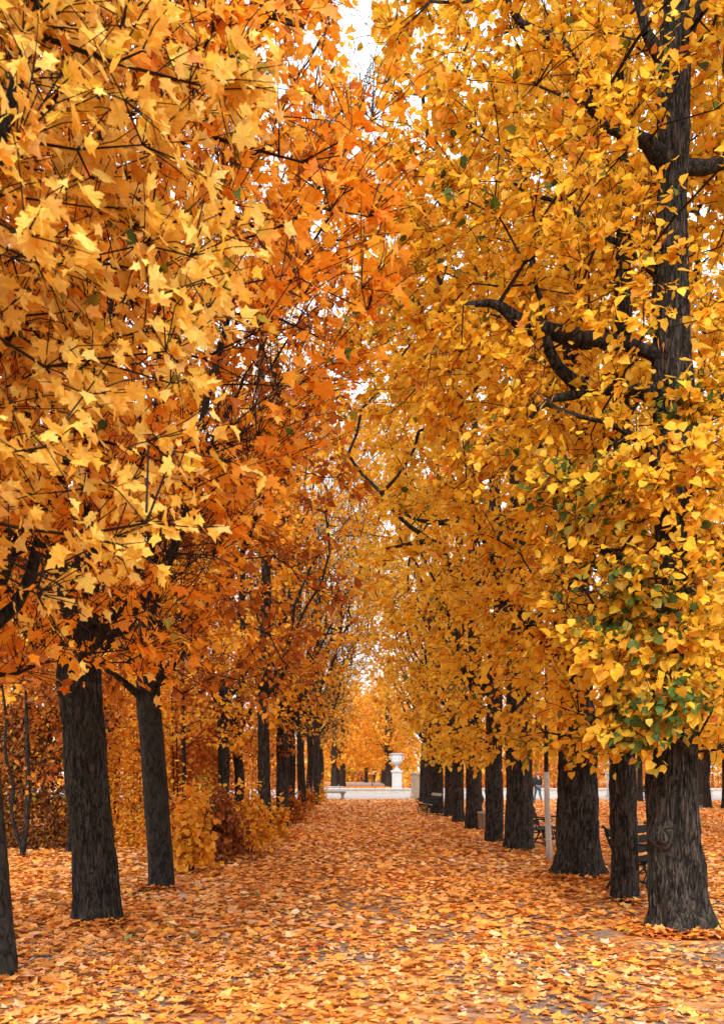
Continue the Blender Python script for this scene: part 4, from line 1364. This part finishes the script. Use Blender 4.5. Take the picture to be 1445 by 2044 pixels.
# ------------------------------------------------------------------ stone: basin rim, urns, pedestals, benches
def basin():
    d0 = 80.0
    root = empty('basin_wall', (8, d0, 0), 'long low pale stone basin rim with a stepped coping across the avenue', 'wall')
    L0, n, w = -13.0, 22, 1.7
    for k in range(n):
        x0 = L0 + k * w
        MB().box(x0 + 0.006, x0 + w - 0.006, -0.30, 0.30, 0.34, 0.47 + 0.004 * (k % 3), 0.03).build('coping_slab', M_STONE, root)
        MB().box(x0 + 0.004, x0 + w - 0.004, -0.22, 0.22, 0.12, 0.345, 0.01).build('wall_block', M_STONE, root)
        MB().box(x0 + 0.004, x0 + w - 0.004, -0.62, 0.24, -0.05, 0.125, 0.02).build('step_slab', M_STONE, root)
    return root


basin()


def pedestal(root, h, w, mat, panel=True):
    MB().box(-w * 0.62, w * 0.62, -w * 0.62, w * 0.62, -0.03, h * 0.09, 0.02).build('plinth', mat, root)
    MB().box(-w * 0.56, w * 0.56, -w * 0.56, w * 0.56, h * 0.09, h * 0.15, 0.03).build('base_moulding', mat, root)
    MB().box(-w * 0.5, w * 0.5, -w * 0.5, w * 0.5, h * 0.148, h * 0.865, 0.015).build('shaft', mat, root)
    MB().box(-w * 0.56, w * 0.56, -w * 0.56, w * 0.56, h * 0.863, h * 0.92, 0.03).build('cornice_moulding', mat, root)
    MB().box(-w * 0.63, w * 0.63, -w * 0.63, w * 0.63, h * 0.918, h, 0.025).build('cap_slab', mat, root)
    if panel:
        a, b, t = w * 0.36, w * 0.42, 0.03
        z0, z1 = h * 0.24, h * 0.78
        f = MB()
        y = -w * 0.5
        f.box(-a, a, y - t, y + 0.01, z0, z0 + 0.06).box(-a, a, y - t, y + 0.01, z1 - 0.06, z1)
        f.box(-a, -a + 0.06, y - t + 0.002, y + 0.01, z0 + 0.06, z1 - 0.06).box(a - 0.06, a, y - t + 0.002, y + 0.01, z0 + 0.06, z1 - 0.06)
        f.build('panel_frame', mat, root)


def urn(root, z, s, mat):
    pr = [(0.30, 0), (0.30, 0.05), (0.24, 0.08), (0.17, 0.14), (0.105, 0.22), (0.09, 0.28), (0.13, 0.31), (0.13, 0.335), (0.10, 0.36), (0.20, 0.42), (0.34, 0.53), (0.41, 0.66), (0.43, 0.78), (0.425, 0.80), (0.44, 0.82), (0.42, 0.84), (0.415, 1.0), (0.40, 1.10), (0.43, 1.18), (0.50, 1.24), (0.52, 1.27), (0.52, 1.30), (0.47, 1.31), (0.42, 1.27), (0.30, 1.22)]
    MB().lathe([(r * s, z - 0.004 + zz * s) for r, zz in pr], 32, 0, 0, 20, 0.05, (z + 0.40 * s, z + 0.79 * s)).build('urn_bowl', mat, root, True)
    for sx in (-1, 1):
        g = MB()
        g.tube([(sx * 0.40 * s, 0, z + 0.80 * s), (sx * 0.54 * s, 0, z + 0.86 * s), (sx * 0.57 * s, 0, z + 1.0 * s), (sx * 0.50 * s, 0, z + 1.12 * s), (sx * 0.41 * s, 0, z + 1.12 * s)], 0.035 * s, 8)
        g.build('handle', mat, root, True)
    for k in range(10):
        f = MB()
        a = 2 * pi * k / 10
        c = (math.cos(a) * 0.415 * s, math.sin(a) * 0.415 * s)
        f.tube([(c[0], c[1], z + 0.86 * s), (c[0] * 1.06, c[1] * 1.06, z + 0.93 * s), (c[0], c[1], z + 1.03 * s)], 0.045 * s, 6)
        f.build('relief_leaf', mat, root, True)


d = 92.0
u1 = empty('urn', (gx(792, d), d, 0), 'white stone urn on a tall white pedestal beyond the basin rim', 'urn')
pedestal(u1, 1.95, 0.88, M_WHITE_STONE)
urn(u1, 1.95, 1.20, M_WHITE_STONE)
d = 66.0
p1 = empty('pedestal', (gx(832, d), d, 0), 'weathered tan sandstone pedestal with a recessed panel ending the lime row', 'pedestal')
pedestal(p1, 1.74, 0.74, M_STONE_TAN)
d = 69.0
u2 = empty('urn', (gx(1222, d), d, 0), 'pale stone urn on a pedestal seen between the massive limes, poles beside it', 'urn')
pedestal(u2, 1.75, 0.66, M_STONE)
urn(u2, 1.75, 0.95, M_WHITE_STONE)


def stone_bench(label, x, y, L, rz=0.0, mat=M_STONE_GREY):
    root = empty('stone_bench', (x, y, 0), label, 'bench', 'stone benches by the gravel path', rz)
    MB().box(-L / 2, L / 2, -0.26, 0.26, 0.43, 0.55, 0.02).build('seat_slab', mat, root)
    for sx in (-1, 1):
        m = MB()
        c = sx * (L / 2 - 0.22)
        m.box(c - 0.14, c + 0.14, -0.22, 0.22, -0.03, 0.09, 0.015).box(c - 0.10, c + 0.10, -0.18, 0.18, 0.088, 0.36, 0.02).box(c - 0.15, c + 0.15, -0.22, 0.22, 0.358, 0.432, 0.02)
        m.build('support', mat, root)
    return root


stone_bench('grey stone bench half behind the small orange bush by the gravel path', gx(664, 63.2), 63.2, 1.7)
stone_bench('grey stone bench beyond the basin rim on the far side of the gravel', gx(663, 86), 86, 1.9)
stone_bench('pale stone bench by the gravel past the lone slim trunk', gx(1402, 72), 72, 1.6, 0.1, M_STONE)
# dark stone block bench near the lone slim trunk
blk = empty('stone_block', (gx(1384, 49), 49, 0), 'dark stone block seat with a pale foot beside the lone slim trunk', 'seat')
MB().box(-0.62, 0.62, -0.3, 0.3, 0.13, 0.62, 0.03).build('block', plain_material('shadow_darkened_stone', (0.10, 0.085, 0.07), 0.9, 0.4, 5, 0.4, 0.008, 0.1), blk)  # shadow on the block is put into its dark stone colour
MB().box(-0.70, 0.70, -0.36, 0.36, -0.03, 0.135, 0.02).build('foot_slab', M_STONE_GREY, blk)


# ------------------------------------------------------------------ iron benches
def iron_bench(label, x, y, rz, L=1.75, lit_slats=False, group='black iron benches'):
    root = empty('park_bench', (x, y, 0), label, 'bench', group, rz)
    for sx in (-1, 1):
        c = sx * L / 2
        m = MB()
        q = lambda pts: [tuple(p) for p in smooth_path([(c, a, b, 0) for a, b in pts], 0.05)[:, :3]]
        m.tube(q([(-0.33, 0.0), (-0.27, 0.10), (-0.30, 0.24), (-0.23, 0.36), (-0.25, 0.43)]), 0.020, 6)
        m.tube(q([(0.36, 0.0), (0.27, 0.14), (0.20, 0.28), (0.19, 0.42), (0.25, 0.62), (0.33, 0.80), (0.35, 0.90), (0.40, 0.93)]), 0.021, 6)
        m.tube(q([(-0.25, 0.42), (-0.05, 0.40), (0.19, 0.41)]), 0.018, 6)
        m.tube(q([(-0.25, 0.42), (-0.30, 0.52), (-0.37, 0.60), (-0.33, 0.67), (-0.27, 0.63), (-0.29, 0.585)]), 0.017, 6)
        m.tube(q([(-0.33, 0.665), (-0.15, 0.69), (0.05, 0.65), (0.26, 0.66)]), 0.018, 6)
        m.tube(q([(-0.12, 0.42), (-0.06, 0.52), (-0.13, 0.60), (-0.04, 0.66)]), 0.013, 6)
        m.tube(q([(0.08, 0.42), (0.02, 0.52), (0.10, 0.58), (0.06, 0.65)]), 0.013, 6)
        m.tube(q([(-0.27, 0.14), (0.0, 0.20), (0.25, 0.16)]), 0.014, 6)
        m.tube(q([(-0.26, 0.38), (-0.05, 0.24), (0.20, 0.34)]), 0.013, 6)
        m.build('side_frame', M_IRON, root)
    for k, (y0, y1) in enumerate([(-0.28, -0.175), (-0.165, -0.06), (-0.05, 0.055), (0.065, 0.17)]):
        MB().box(-L / 2 - 0.03, L / 2 + 0.03, y0, y1, 0.432, 0.462, 0.006).build('seat_slat', M_PALE_AND_LIT_WOOD if lit_slats and k == 1 else M_GREEN_SLAT, root)  # the pale slat has the light reflected off the seat in its colour
    for k, (yy, zz) in enumerate([(0.215, 0.56), (0.262, 0.70), (0.305, 0.84)]):
        Mx = Matrix.Translation((0, yy, zz)) @ Matrix.Rotation(R(-18), 4, 'X')
        MB().box(-L / 2 - 0.03, L / 2 + 0.03, -0.014, 0.014, -0.058, 0.058, 0.006, Mx).build('back_slat', M_PALE_AND_LIT_WOOD if lit_slats and k == 2 else M_GREEN_SLAT, root)  # light along the top of the back is painted as a pale slat
    n = 6
    for k in range(n):
        x0, x1 = -L / 2 + L * k / n, -L / 2 + L * (k + 1) / n
        MB().tube([(x0, -0.22, 0.17), (x1, -0.22, 0.40)], 0.011, 5).tube([(x1, -0.205, 0.17), (x0, -0.205, 0.40)], 0.011, 5).build('lattice_brace', M_IRON, root)
    MB().tube([(-L / 2, -0.2, 0.165), (L / 2, -0.2, 0.165)], 0.012, 5).tube([(-L / 2, 0.24, 0.18), (L / 2, 0.24, 0.18)], 0.012, 5).build('stretcher', M_IRON, root)
    return root


iron_bench('black iron bench facing the path with pale light painted on its slats', gx(856, 40.0), 39.8, R(-80), 1.5, True)
iron_bench('dark iron bench half hidden between the thin straight lime and the massive one', gx(1296, 14.75), 14.75, R(52), 1.55)
iron_bench('black iron bench showing between a thick trunk and the pale young trunk', gx(1078, 22.6), 22.6, R(68), 1.6)
iron_bench('small black bench far off beside the person in the white coat', gx(1287, 62), 62, R(30), 1.5)

# slatted wooden bin
bn = empty('litter_bin', (gx(967, 29.7), 29.7, 0), 'low slatted wooden bin tucked beside the warty lime trunk', 'bin')
for k in range(14):
    a = 2 * pi * k / 14
    Mx = Matrix.Rotation(a, 4, 'Z') @ Matrix.Translation((0.20, 0, 0))
    MB().box(-0.012, 0.012, -0.035, 0.035, 0.02, 0.50, 0.004, Mx).build('slat', M_BIN_WOOD, bn)
MB().lathe([(0.16, 0.0), (0.185, 0.02), (0.185, 0.47), (0.16, 0.47), (0.15, 0.1)], 18).build('liner', M_IRON, bn)
MB().lathe([(0.17, 0.495), (0.235, 0.50), (0.235, 0.545), (0.17, 0.55), (0.165, 0.50)], 20).build('rim', M_PALE_AND_LIT_WOOD, bn)

# thin poles, bollard and the lone slim trunk across the open ground
for (px, d, h, r, lab) in ((1218, 66.5, 1.95, 0.028, 'thin dark pole in front of the pale urn pedestal'), (1269, 64, 2.1, 0.035, 'thin dark tree stake beside the small far bench'), (743, 120, 0.62, 0.06, 'short dark bollard on the far gravel')):
    z = empty('pole' if h > 1 else 'bollard', (gx(px, d), d, 0), lab, 'pole' if h > 1 else 'bollard')
    MB().tube([(0, 0, -0.05), (0, 0, h * 0.93)], [r, r * 0.9], 10).build('post', M_IRON, z, True)
    MB().lathe([(r * 1.25, h * 0.925), (r * 1.25, h * 0.96), (r * 0.7, h), (0.002, h * 1.005)], 10).build('cap', M_IRON, z)
for (px, d, r, h, lab, sd) in ((1412, 47.5, 0.17, 9, 'lone slim tree with a slightly leaning trunk beside the dark stone block', 0), (1277, 58.5, 0.15, 9, 'dark slim tree beside the small far bench', 1)):
    b = (gx(px, d), d, 0)
    tree('lime_tree', lab, None, b, lead(b, h, r, (-0.4 if sd == 0 else 0, 0), wig=0.05, seed=120 + sd), dict(prof=[(2.6, 0.4), (4, 0.9), (7, 1), (9.6, 0.3)], rp=2.4, ro=2.4, ry=2.4, shell=2.4), side=1, palette='lime_far', templ='diamond', leaf=0.14, n_pts=160, shoots=5, per=5, seed=130 + sd, sides=14, fine=False, flare=0.3, z_from=2.2, tip_r=0.007)


# ------------------------------------------------------------------ people
def skin_mesh(name, verts, edges, radii, mat, parent, root_i=0, sub=1):
    me = bpy.data.meshes.new(name)
    me.from_pydata(verts, edges, [])
    o = bpy.data.objects.new(name, me)
    COL.objects.link(o)
    o.modifiers.new('skin', 'SKIN')
    for i, r in enumerate(radii):
        me.skin_vertices[0].data[i].radius = r if isinstance(r, tuple) else (r, r)
        me.skin_vertices[0].data[i].use_root = (i == root_i)
    o.modifiers.new('sub', 'SUBSURF').levels = sub
    dg = bpy.context.evaluated_depsgraph_get()
    dg.update()
    nm = bpy.data.meshes.new_from_object(o.evaluated_get(dg))
    nm.name = name
    bpy.data.objects.remove(o)
    nm.materials.clear()
    nm.materials.append(mat)
    nm.polygons.foreach_set('use_smooth', [True] * len(nm.polygons))
    return link(bpy.data.objects.new(name, nm), parent)


def person(label, x, y, rz, h=1.75, top=None, trousers=None, hair=None, stride=0.28, coat=False, bag=None, long_hair=False):
    """walking figure, faces local -Y"""
    root = empty('person', (x, y, 0), label, 'person', None, rz)
    root.scale = (h / 1.75,) * 3
    s = stride
    J = dict(pel=(0, 0, 0.95), waist=(0, 0.0, 1.08), chest=(0, 0.01, 1.30), neck=(0, 0.0, 1.48), throat=(0, -0.01, 1.54), head=(0, -0.02, 1.64), crown=(0, -0.01, 1.72),
             ls=(0.19, 0.01, 1.42), le=(0.245, 0.09, 1.16), lw=(0.24, 0.02, 0.93), lh=(0.235, -0.01, 0.85),
             rs=(-0.19, 0.01, 1.42), re=(-0.245, -0.02, 1.15), rw=(-0.23, -0.15, 0.96), rh=(-0.225, -0.19, 0.89),
             lp=(0.095, 0, 0.90), lk=(0.10, -0.10 - s * 0.15, 0.50), la=(0.10, -s * 0.75, 0.085), lt=(0.105, -s * 0.75 - 0.16, 0.03),
             rp=(-0.095, 0, 0.90), rk=(-0.10, s * 0.25, 0.50), ra=(-0.10, s * 0.95, 0.12), rt=(-0.105, s * 0.95 - 0.13, 0.03))

    def build(name, chain_edges, rad, mat, rt='pel', extra=0.0):
        names = []
        for a, b in chain_edges:
            for q in (a, b):
                if q not in names:
                    names.append(q)
        idx = {q: i for i, q in enumerate(names)}
        rr = [tuple(v + extra for v in rad[q]) if isinstance(rad[q], tuple) else rad[q] + extra for q in names]
        return skin_mesh(name, [J[q] for q in names], [(idx[a], idx[b]) for a, b in chain_edges], rr, mat, root, idx[rt])
    rad = dict(pel=(0.15, 0.11), waist=(0.135, 0.10), chest=(0.165, 0.115), neck=(0.075, 0.07), throat=0.052, head=(0.078, 0.092), crown=(0.06, 0.07), ls=0.062, le=0.045, lw=0.032, lh=0.036, rs=0.062, re=0.045, rw=0.032, rh=0.036,
               lp=0.088, lk=0.060, la=0.042, lt=0.036, rp=0.088, rk=0.060, ra=0.042, rt=0.036)
    torso = [('pel', 'waist'), ('waist', 'chest'), ('chest', 'neck')]
    arms = [('chest', 'ls'), ('ls', 'le'), ('le', 'lw'), ('chest', 'rs'), ('rs', 're'), ('re', 'rw')]
    legs = [('pel', 'lp'), ('lp', 'lk'), ('lk', 'la'), ('pel', 'rp'), ('rp', 'rk'), ('rk', 'ra')]
    build('body', torso + [('neck', 'throat'), ('throat', 'head'), ('head', 'crown')] + arms + [('lw', 'lh'), ('rw', 'rh')] + legs + [('la', 'lt'), ('ra', 'rt')], rad, M_SKIN)
    build('jacket', torso + arms, rad, top, 'chest', 0.022)
    build('trousers', legs, rad, trousers, 'pel', 0.014)
    if coat:
        MB().lathe([(0.215, 0.55), (0.20, 0.75), (0.175, 1.0), (0.16, 1.12)], 16).build('coat_skirt', top, root, True)
    for sd in ('l', 'r'):
        a, t = J[sd + 'a'], J[sd + 't']
        MB().tube([(a[0], a[1] + 0.05, t[2] + 0.02), (a[0], a[1], t[2] + 0.025), (t[0], t[1] + 0.06, t[2] + 0.015), (t[0], t[1], t[2])], [0.045, 0.052, 0.05, 0.032], 8).build('shoe', M_SHOE, root, True)
        # thumb and fingers
        w, hh = np.array(J[sd + 'w']), np.array(J[sd + 'h'])
        dv = nrm(hh - w)
        m = MB()
        for k in range(4):
            o_ = np.array([0, (k - 1.5) * 0.018, 0])
            m.tube([hh + o_, hh + o_ + dv * 0.05 + [0, -0.005, 0], hh + o_ + dv * (0.085 - abs(k - 1.4) * 0.008) + [0, -0.02, 0]], [0.010, 0.009, 0.007], 5)
        m.tube([w + dv * 0.02 + [0, -0.03, 0], w + dv * 0.06 + [0, -0.05, 0], w + dv * 0.09 + [0, -0.05, 0]], [0.011, 0.010, 0.008], 5)
        m.build('fingers', M_SKIN, root)
    f = MB()
    f.tube([(0, -0.105, 1.655), (0, -0.13, 1.625), (0, -0.105, 1.615)], [0.008, 0.014, 0.008], 6)
    for sx in (-1, 1):
        f.tube([(sx * 0.078, 0, 1.66), (sx * 0.092, 0.008, 1.64), (sx * 0.078, 0, 1.61)], 0.010, 6)
    f.build('face_features', M_SKIN, root, True)
    hr = MB()
    zb = 1.50 if long_hair else 1.62
    hr.lathe([(0.075, zb), (0.094, 1.66), (0.088, 1.71), (0.06, 1.755), (0.01, 1.772)], 14, 0, 0.022)
    hr.build('hair', hair, root, True)
    if bag is not None:
        MB().box(-0.15, 0.15, 0.12, 0.29, 0.98, 1.42, 0.05).build('rucksack', bag, root)
    return root


person('person in dark jacket and blue jeans walking away across the open ground', gx(1073, 56), 56, R(200), 1.74, M_NAVY, M_JEANS, M_HAIR)
person('person in a white coat with a dark rucksack beside the small far bench', gx(1298, 60.5), 60.5, R(215), 1.66, M_WHITE_CLOTH, M_DARK_CLOTH, M_DARKHAIR, 0.12, True, M_TEAL, True)
person('person in a red jacket on the far path under the arch', gx(721, 185), 185, R(10), 1.75, M_RED, M_DARK_CLOTH, M_DARKHAIR, 0.3)
person('person in dark clothes standing on the far path by the bollard', gx(747, 168), 168, R(160), 1.75, M_DARK_CLOTH, M_DARK_CLOTH, M_DARKHAIR, 0.08)
person('person in black mostly hidden by the trunk next to the walker in jeans', gx(1058, 57), 57, R(190), 1.7, M_DARK_CLOTH, M_DARK_CLOTH, M_DARKHAIR, 0.2)


# ------------------------------------------------------------------ fallen leaves
def fallen():
    rs = np.random.default_rng(900)
    nA, nB = Noise(901, 0.55), Noise(902, 1.9)
    bare = [(b1[0] - 0.45, 10.45, 0.75, 0.5), (b2[0] - 0.3, 13.0, 0.45, 0.3)]

    def field(x0, x1, y0, y1, dens):
        n = int((x1 - x0) * (y1 - y0) * dens)
        P = np.stack([rs.uniform(x0, x1, n), rs.uniform(y0, y1, n), np.zeros(n)], 1)
        v = 0.83 + 0.18 * nA(P) + 0.32 * nB(P) - 0.13 * np.clip((P[:, 0] + 0.8) / 1.5, 0, 1) * np.clip((15 - P[:, 1]) / 3, 0, 1)
        v += 0.5 * np.clip((P[:, 1] - 9) / 9, 0, 1) + 0.45 * np.clip((-0.3 - P[:, 0]) / 2.5, 0, 1) * np.clip((P[:, 1] - 7.5) / 1.0, 0, 1)
        v -= 0.27 * np.clip((8.2 - P[:, 1]) / 1.4, 0, 1)
        for (cx, cy, ax, ay) in bare:
            v -= 0.72 * np.exp(-(((P[:, 0] - cx) / ax) ** 2 + ((P[:, 1] - cy) / ay) ** 2))
        P = P[rs.random(n) < np.clip(v, 0.03, 1)]
        return P
    zones = [('maple_low', field(-5.0, 5.0, 4.8, 10.0, 350), 0.076), ('lime_low', field(-6.6, 7.2, 10.0, 17, 240), 0.092), ('diamond', field(-14, 14, 17, 38, 110), 0.13), ('diamond', field(-16, 22, 38, 63.5, 66), 0.16), ('diamond', field(-30, 35, 100, 120, 9), 0.26)]
    heap = []
    for (cx, cy, r) in ((-2.96, 11.25, 0.30), (-2.86, 14.4, 0.2), (-2.97, 8.1, 0.18), (b1[0], b1[1], 0.42), (b2[0], b2[1], 0.19), (b3[0], b3[1], 0.46), (b4[0], b4[1], 0.38)):
        m = int(260 * r / 0.3)
        a = rs.uniform(0, 2 * pi, m)
        q = r * rs.uniform(0.95, 1.5, m)
        heap.append(np.stack([cx + np.cos(a) * q, cy + np.sin(a) * q, np.zeros(m)], 1))
    zones.append(('maple_low', np.concatenate(heap), 0.10))
    zones.append(('diamond', field(-12, 16, 62.5, 66, 10), 0.14))
    allV, allT, allC, allL, off = [], [], [], [], 0
    for zi, (tm, P, size) in enumerate(zones):
        n = len(P)
        P[:, 2] = rs.uniform(0.004, 0.028, n) if zi != 5 else rs.uniform(0.01, 0.09, n)
        a = rs.uniform(0, 2 * pi, n)
        tip = np.stack([np.cos(a), np.sin(a), rs.normal(0, 0.09, n)], 1)
        tilt = np.where(rs.random((n, 1)) < 0.10, 0.55, 0.15)
        nor = nrm(np.stack([rs.normal(0, 1, n), rs.normal(0, 1, n), np.zeros(n)], 1) * tilt + np.array([0, 0, 1.0]))
        sz = size * np.clip(rs.normal(1, 0.25, n), 0.4, 1.6)
        col = pick_colors(n, PAL['ground'], rs, 0.14)
        # rustier drifts under the left trees
        drift = np.clip(nA(P * 1.7 + 3) * 0.8 + 0.15 * (P[:, 0] < -1), 0, 0.55)[:, None]
        col = col * (1 - drift) + np.array([[0.60, 0.20, 0.02]]) * drift * (col.mean(1, keepdims=True) / 0.32)
        kw = dict(fold=(-0.15, 0.35), droop=(-0.25, 0.25), twist=0.22)
        mask = np.zeros(n, bool)
        if zi == 0:                              # the largest in view are single leaves
            px = CX + P[:, 0] / P[:, 1] * F
            py = HY + EYE / P[:, 1] * F
            ok = (px > 15) & (px < 1430) & (py < 2035)
            key = np.where(ok, P[:, 1] / sz, 1e9)
            mask[np.argsort(key)[:300]] = True
            P2 = P.copy()
            P2[:, 2] += 0.012
            leaf_objects('maple_big', P2[mask], tip[mask], nor[mask], sz[mask], col[mask], ground, 'leaf', rs, M_DRY, 24, **kw)
        r_ = ~mask
        V, T, k = leaves_geometry(tm, P[r_], tip[r_], nor[r_], sz[r_], rs, **kw)
        V[:, 2] = np.where(V[:, 2] < 0.004, 0.004 + (0.004 - V[:, 2]) * 0.25, V[:, 2])
        allV.append(V); allT.append(T + off); off += len(V)
        allC.append(np.repeat(col[r_], k, 0))
        allL.append(np.tile(TEMPL[tm][0], (int(r_.sum()), 1)))
    o = mesh_np('fallen_leaves', np.concatenate(allV), np.concatenate(allT), M_DRY, None, np.concatenate(allC), local=np.concatenate(allL))
    tag(o, 'carpet of orange and tan fallen leaves covering the avenue', 'leaves', kind='stuff')


fallen()
print('TRIS', sum(len(m.polygons) if m.polygons and m.polygons[0].loop_total == 3 else 2 * len(m.polygons) for m in bpy.data.meshes))
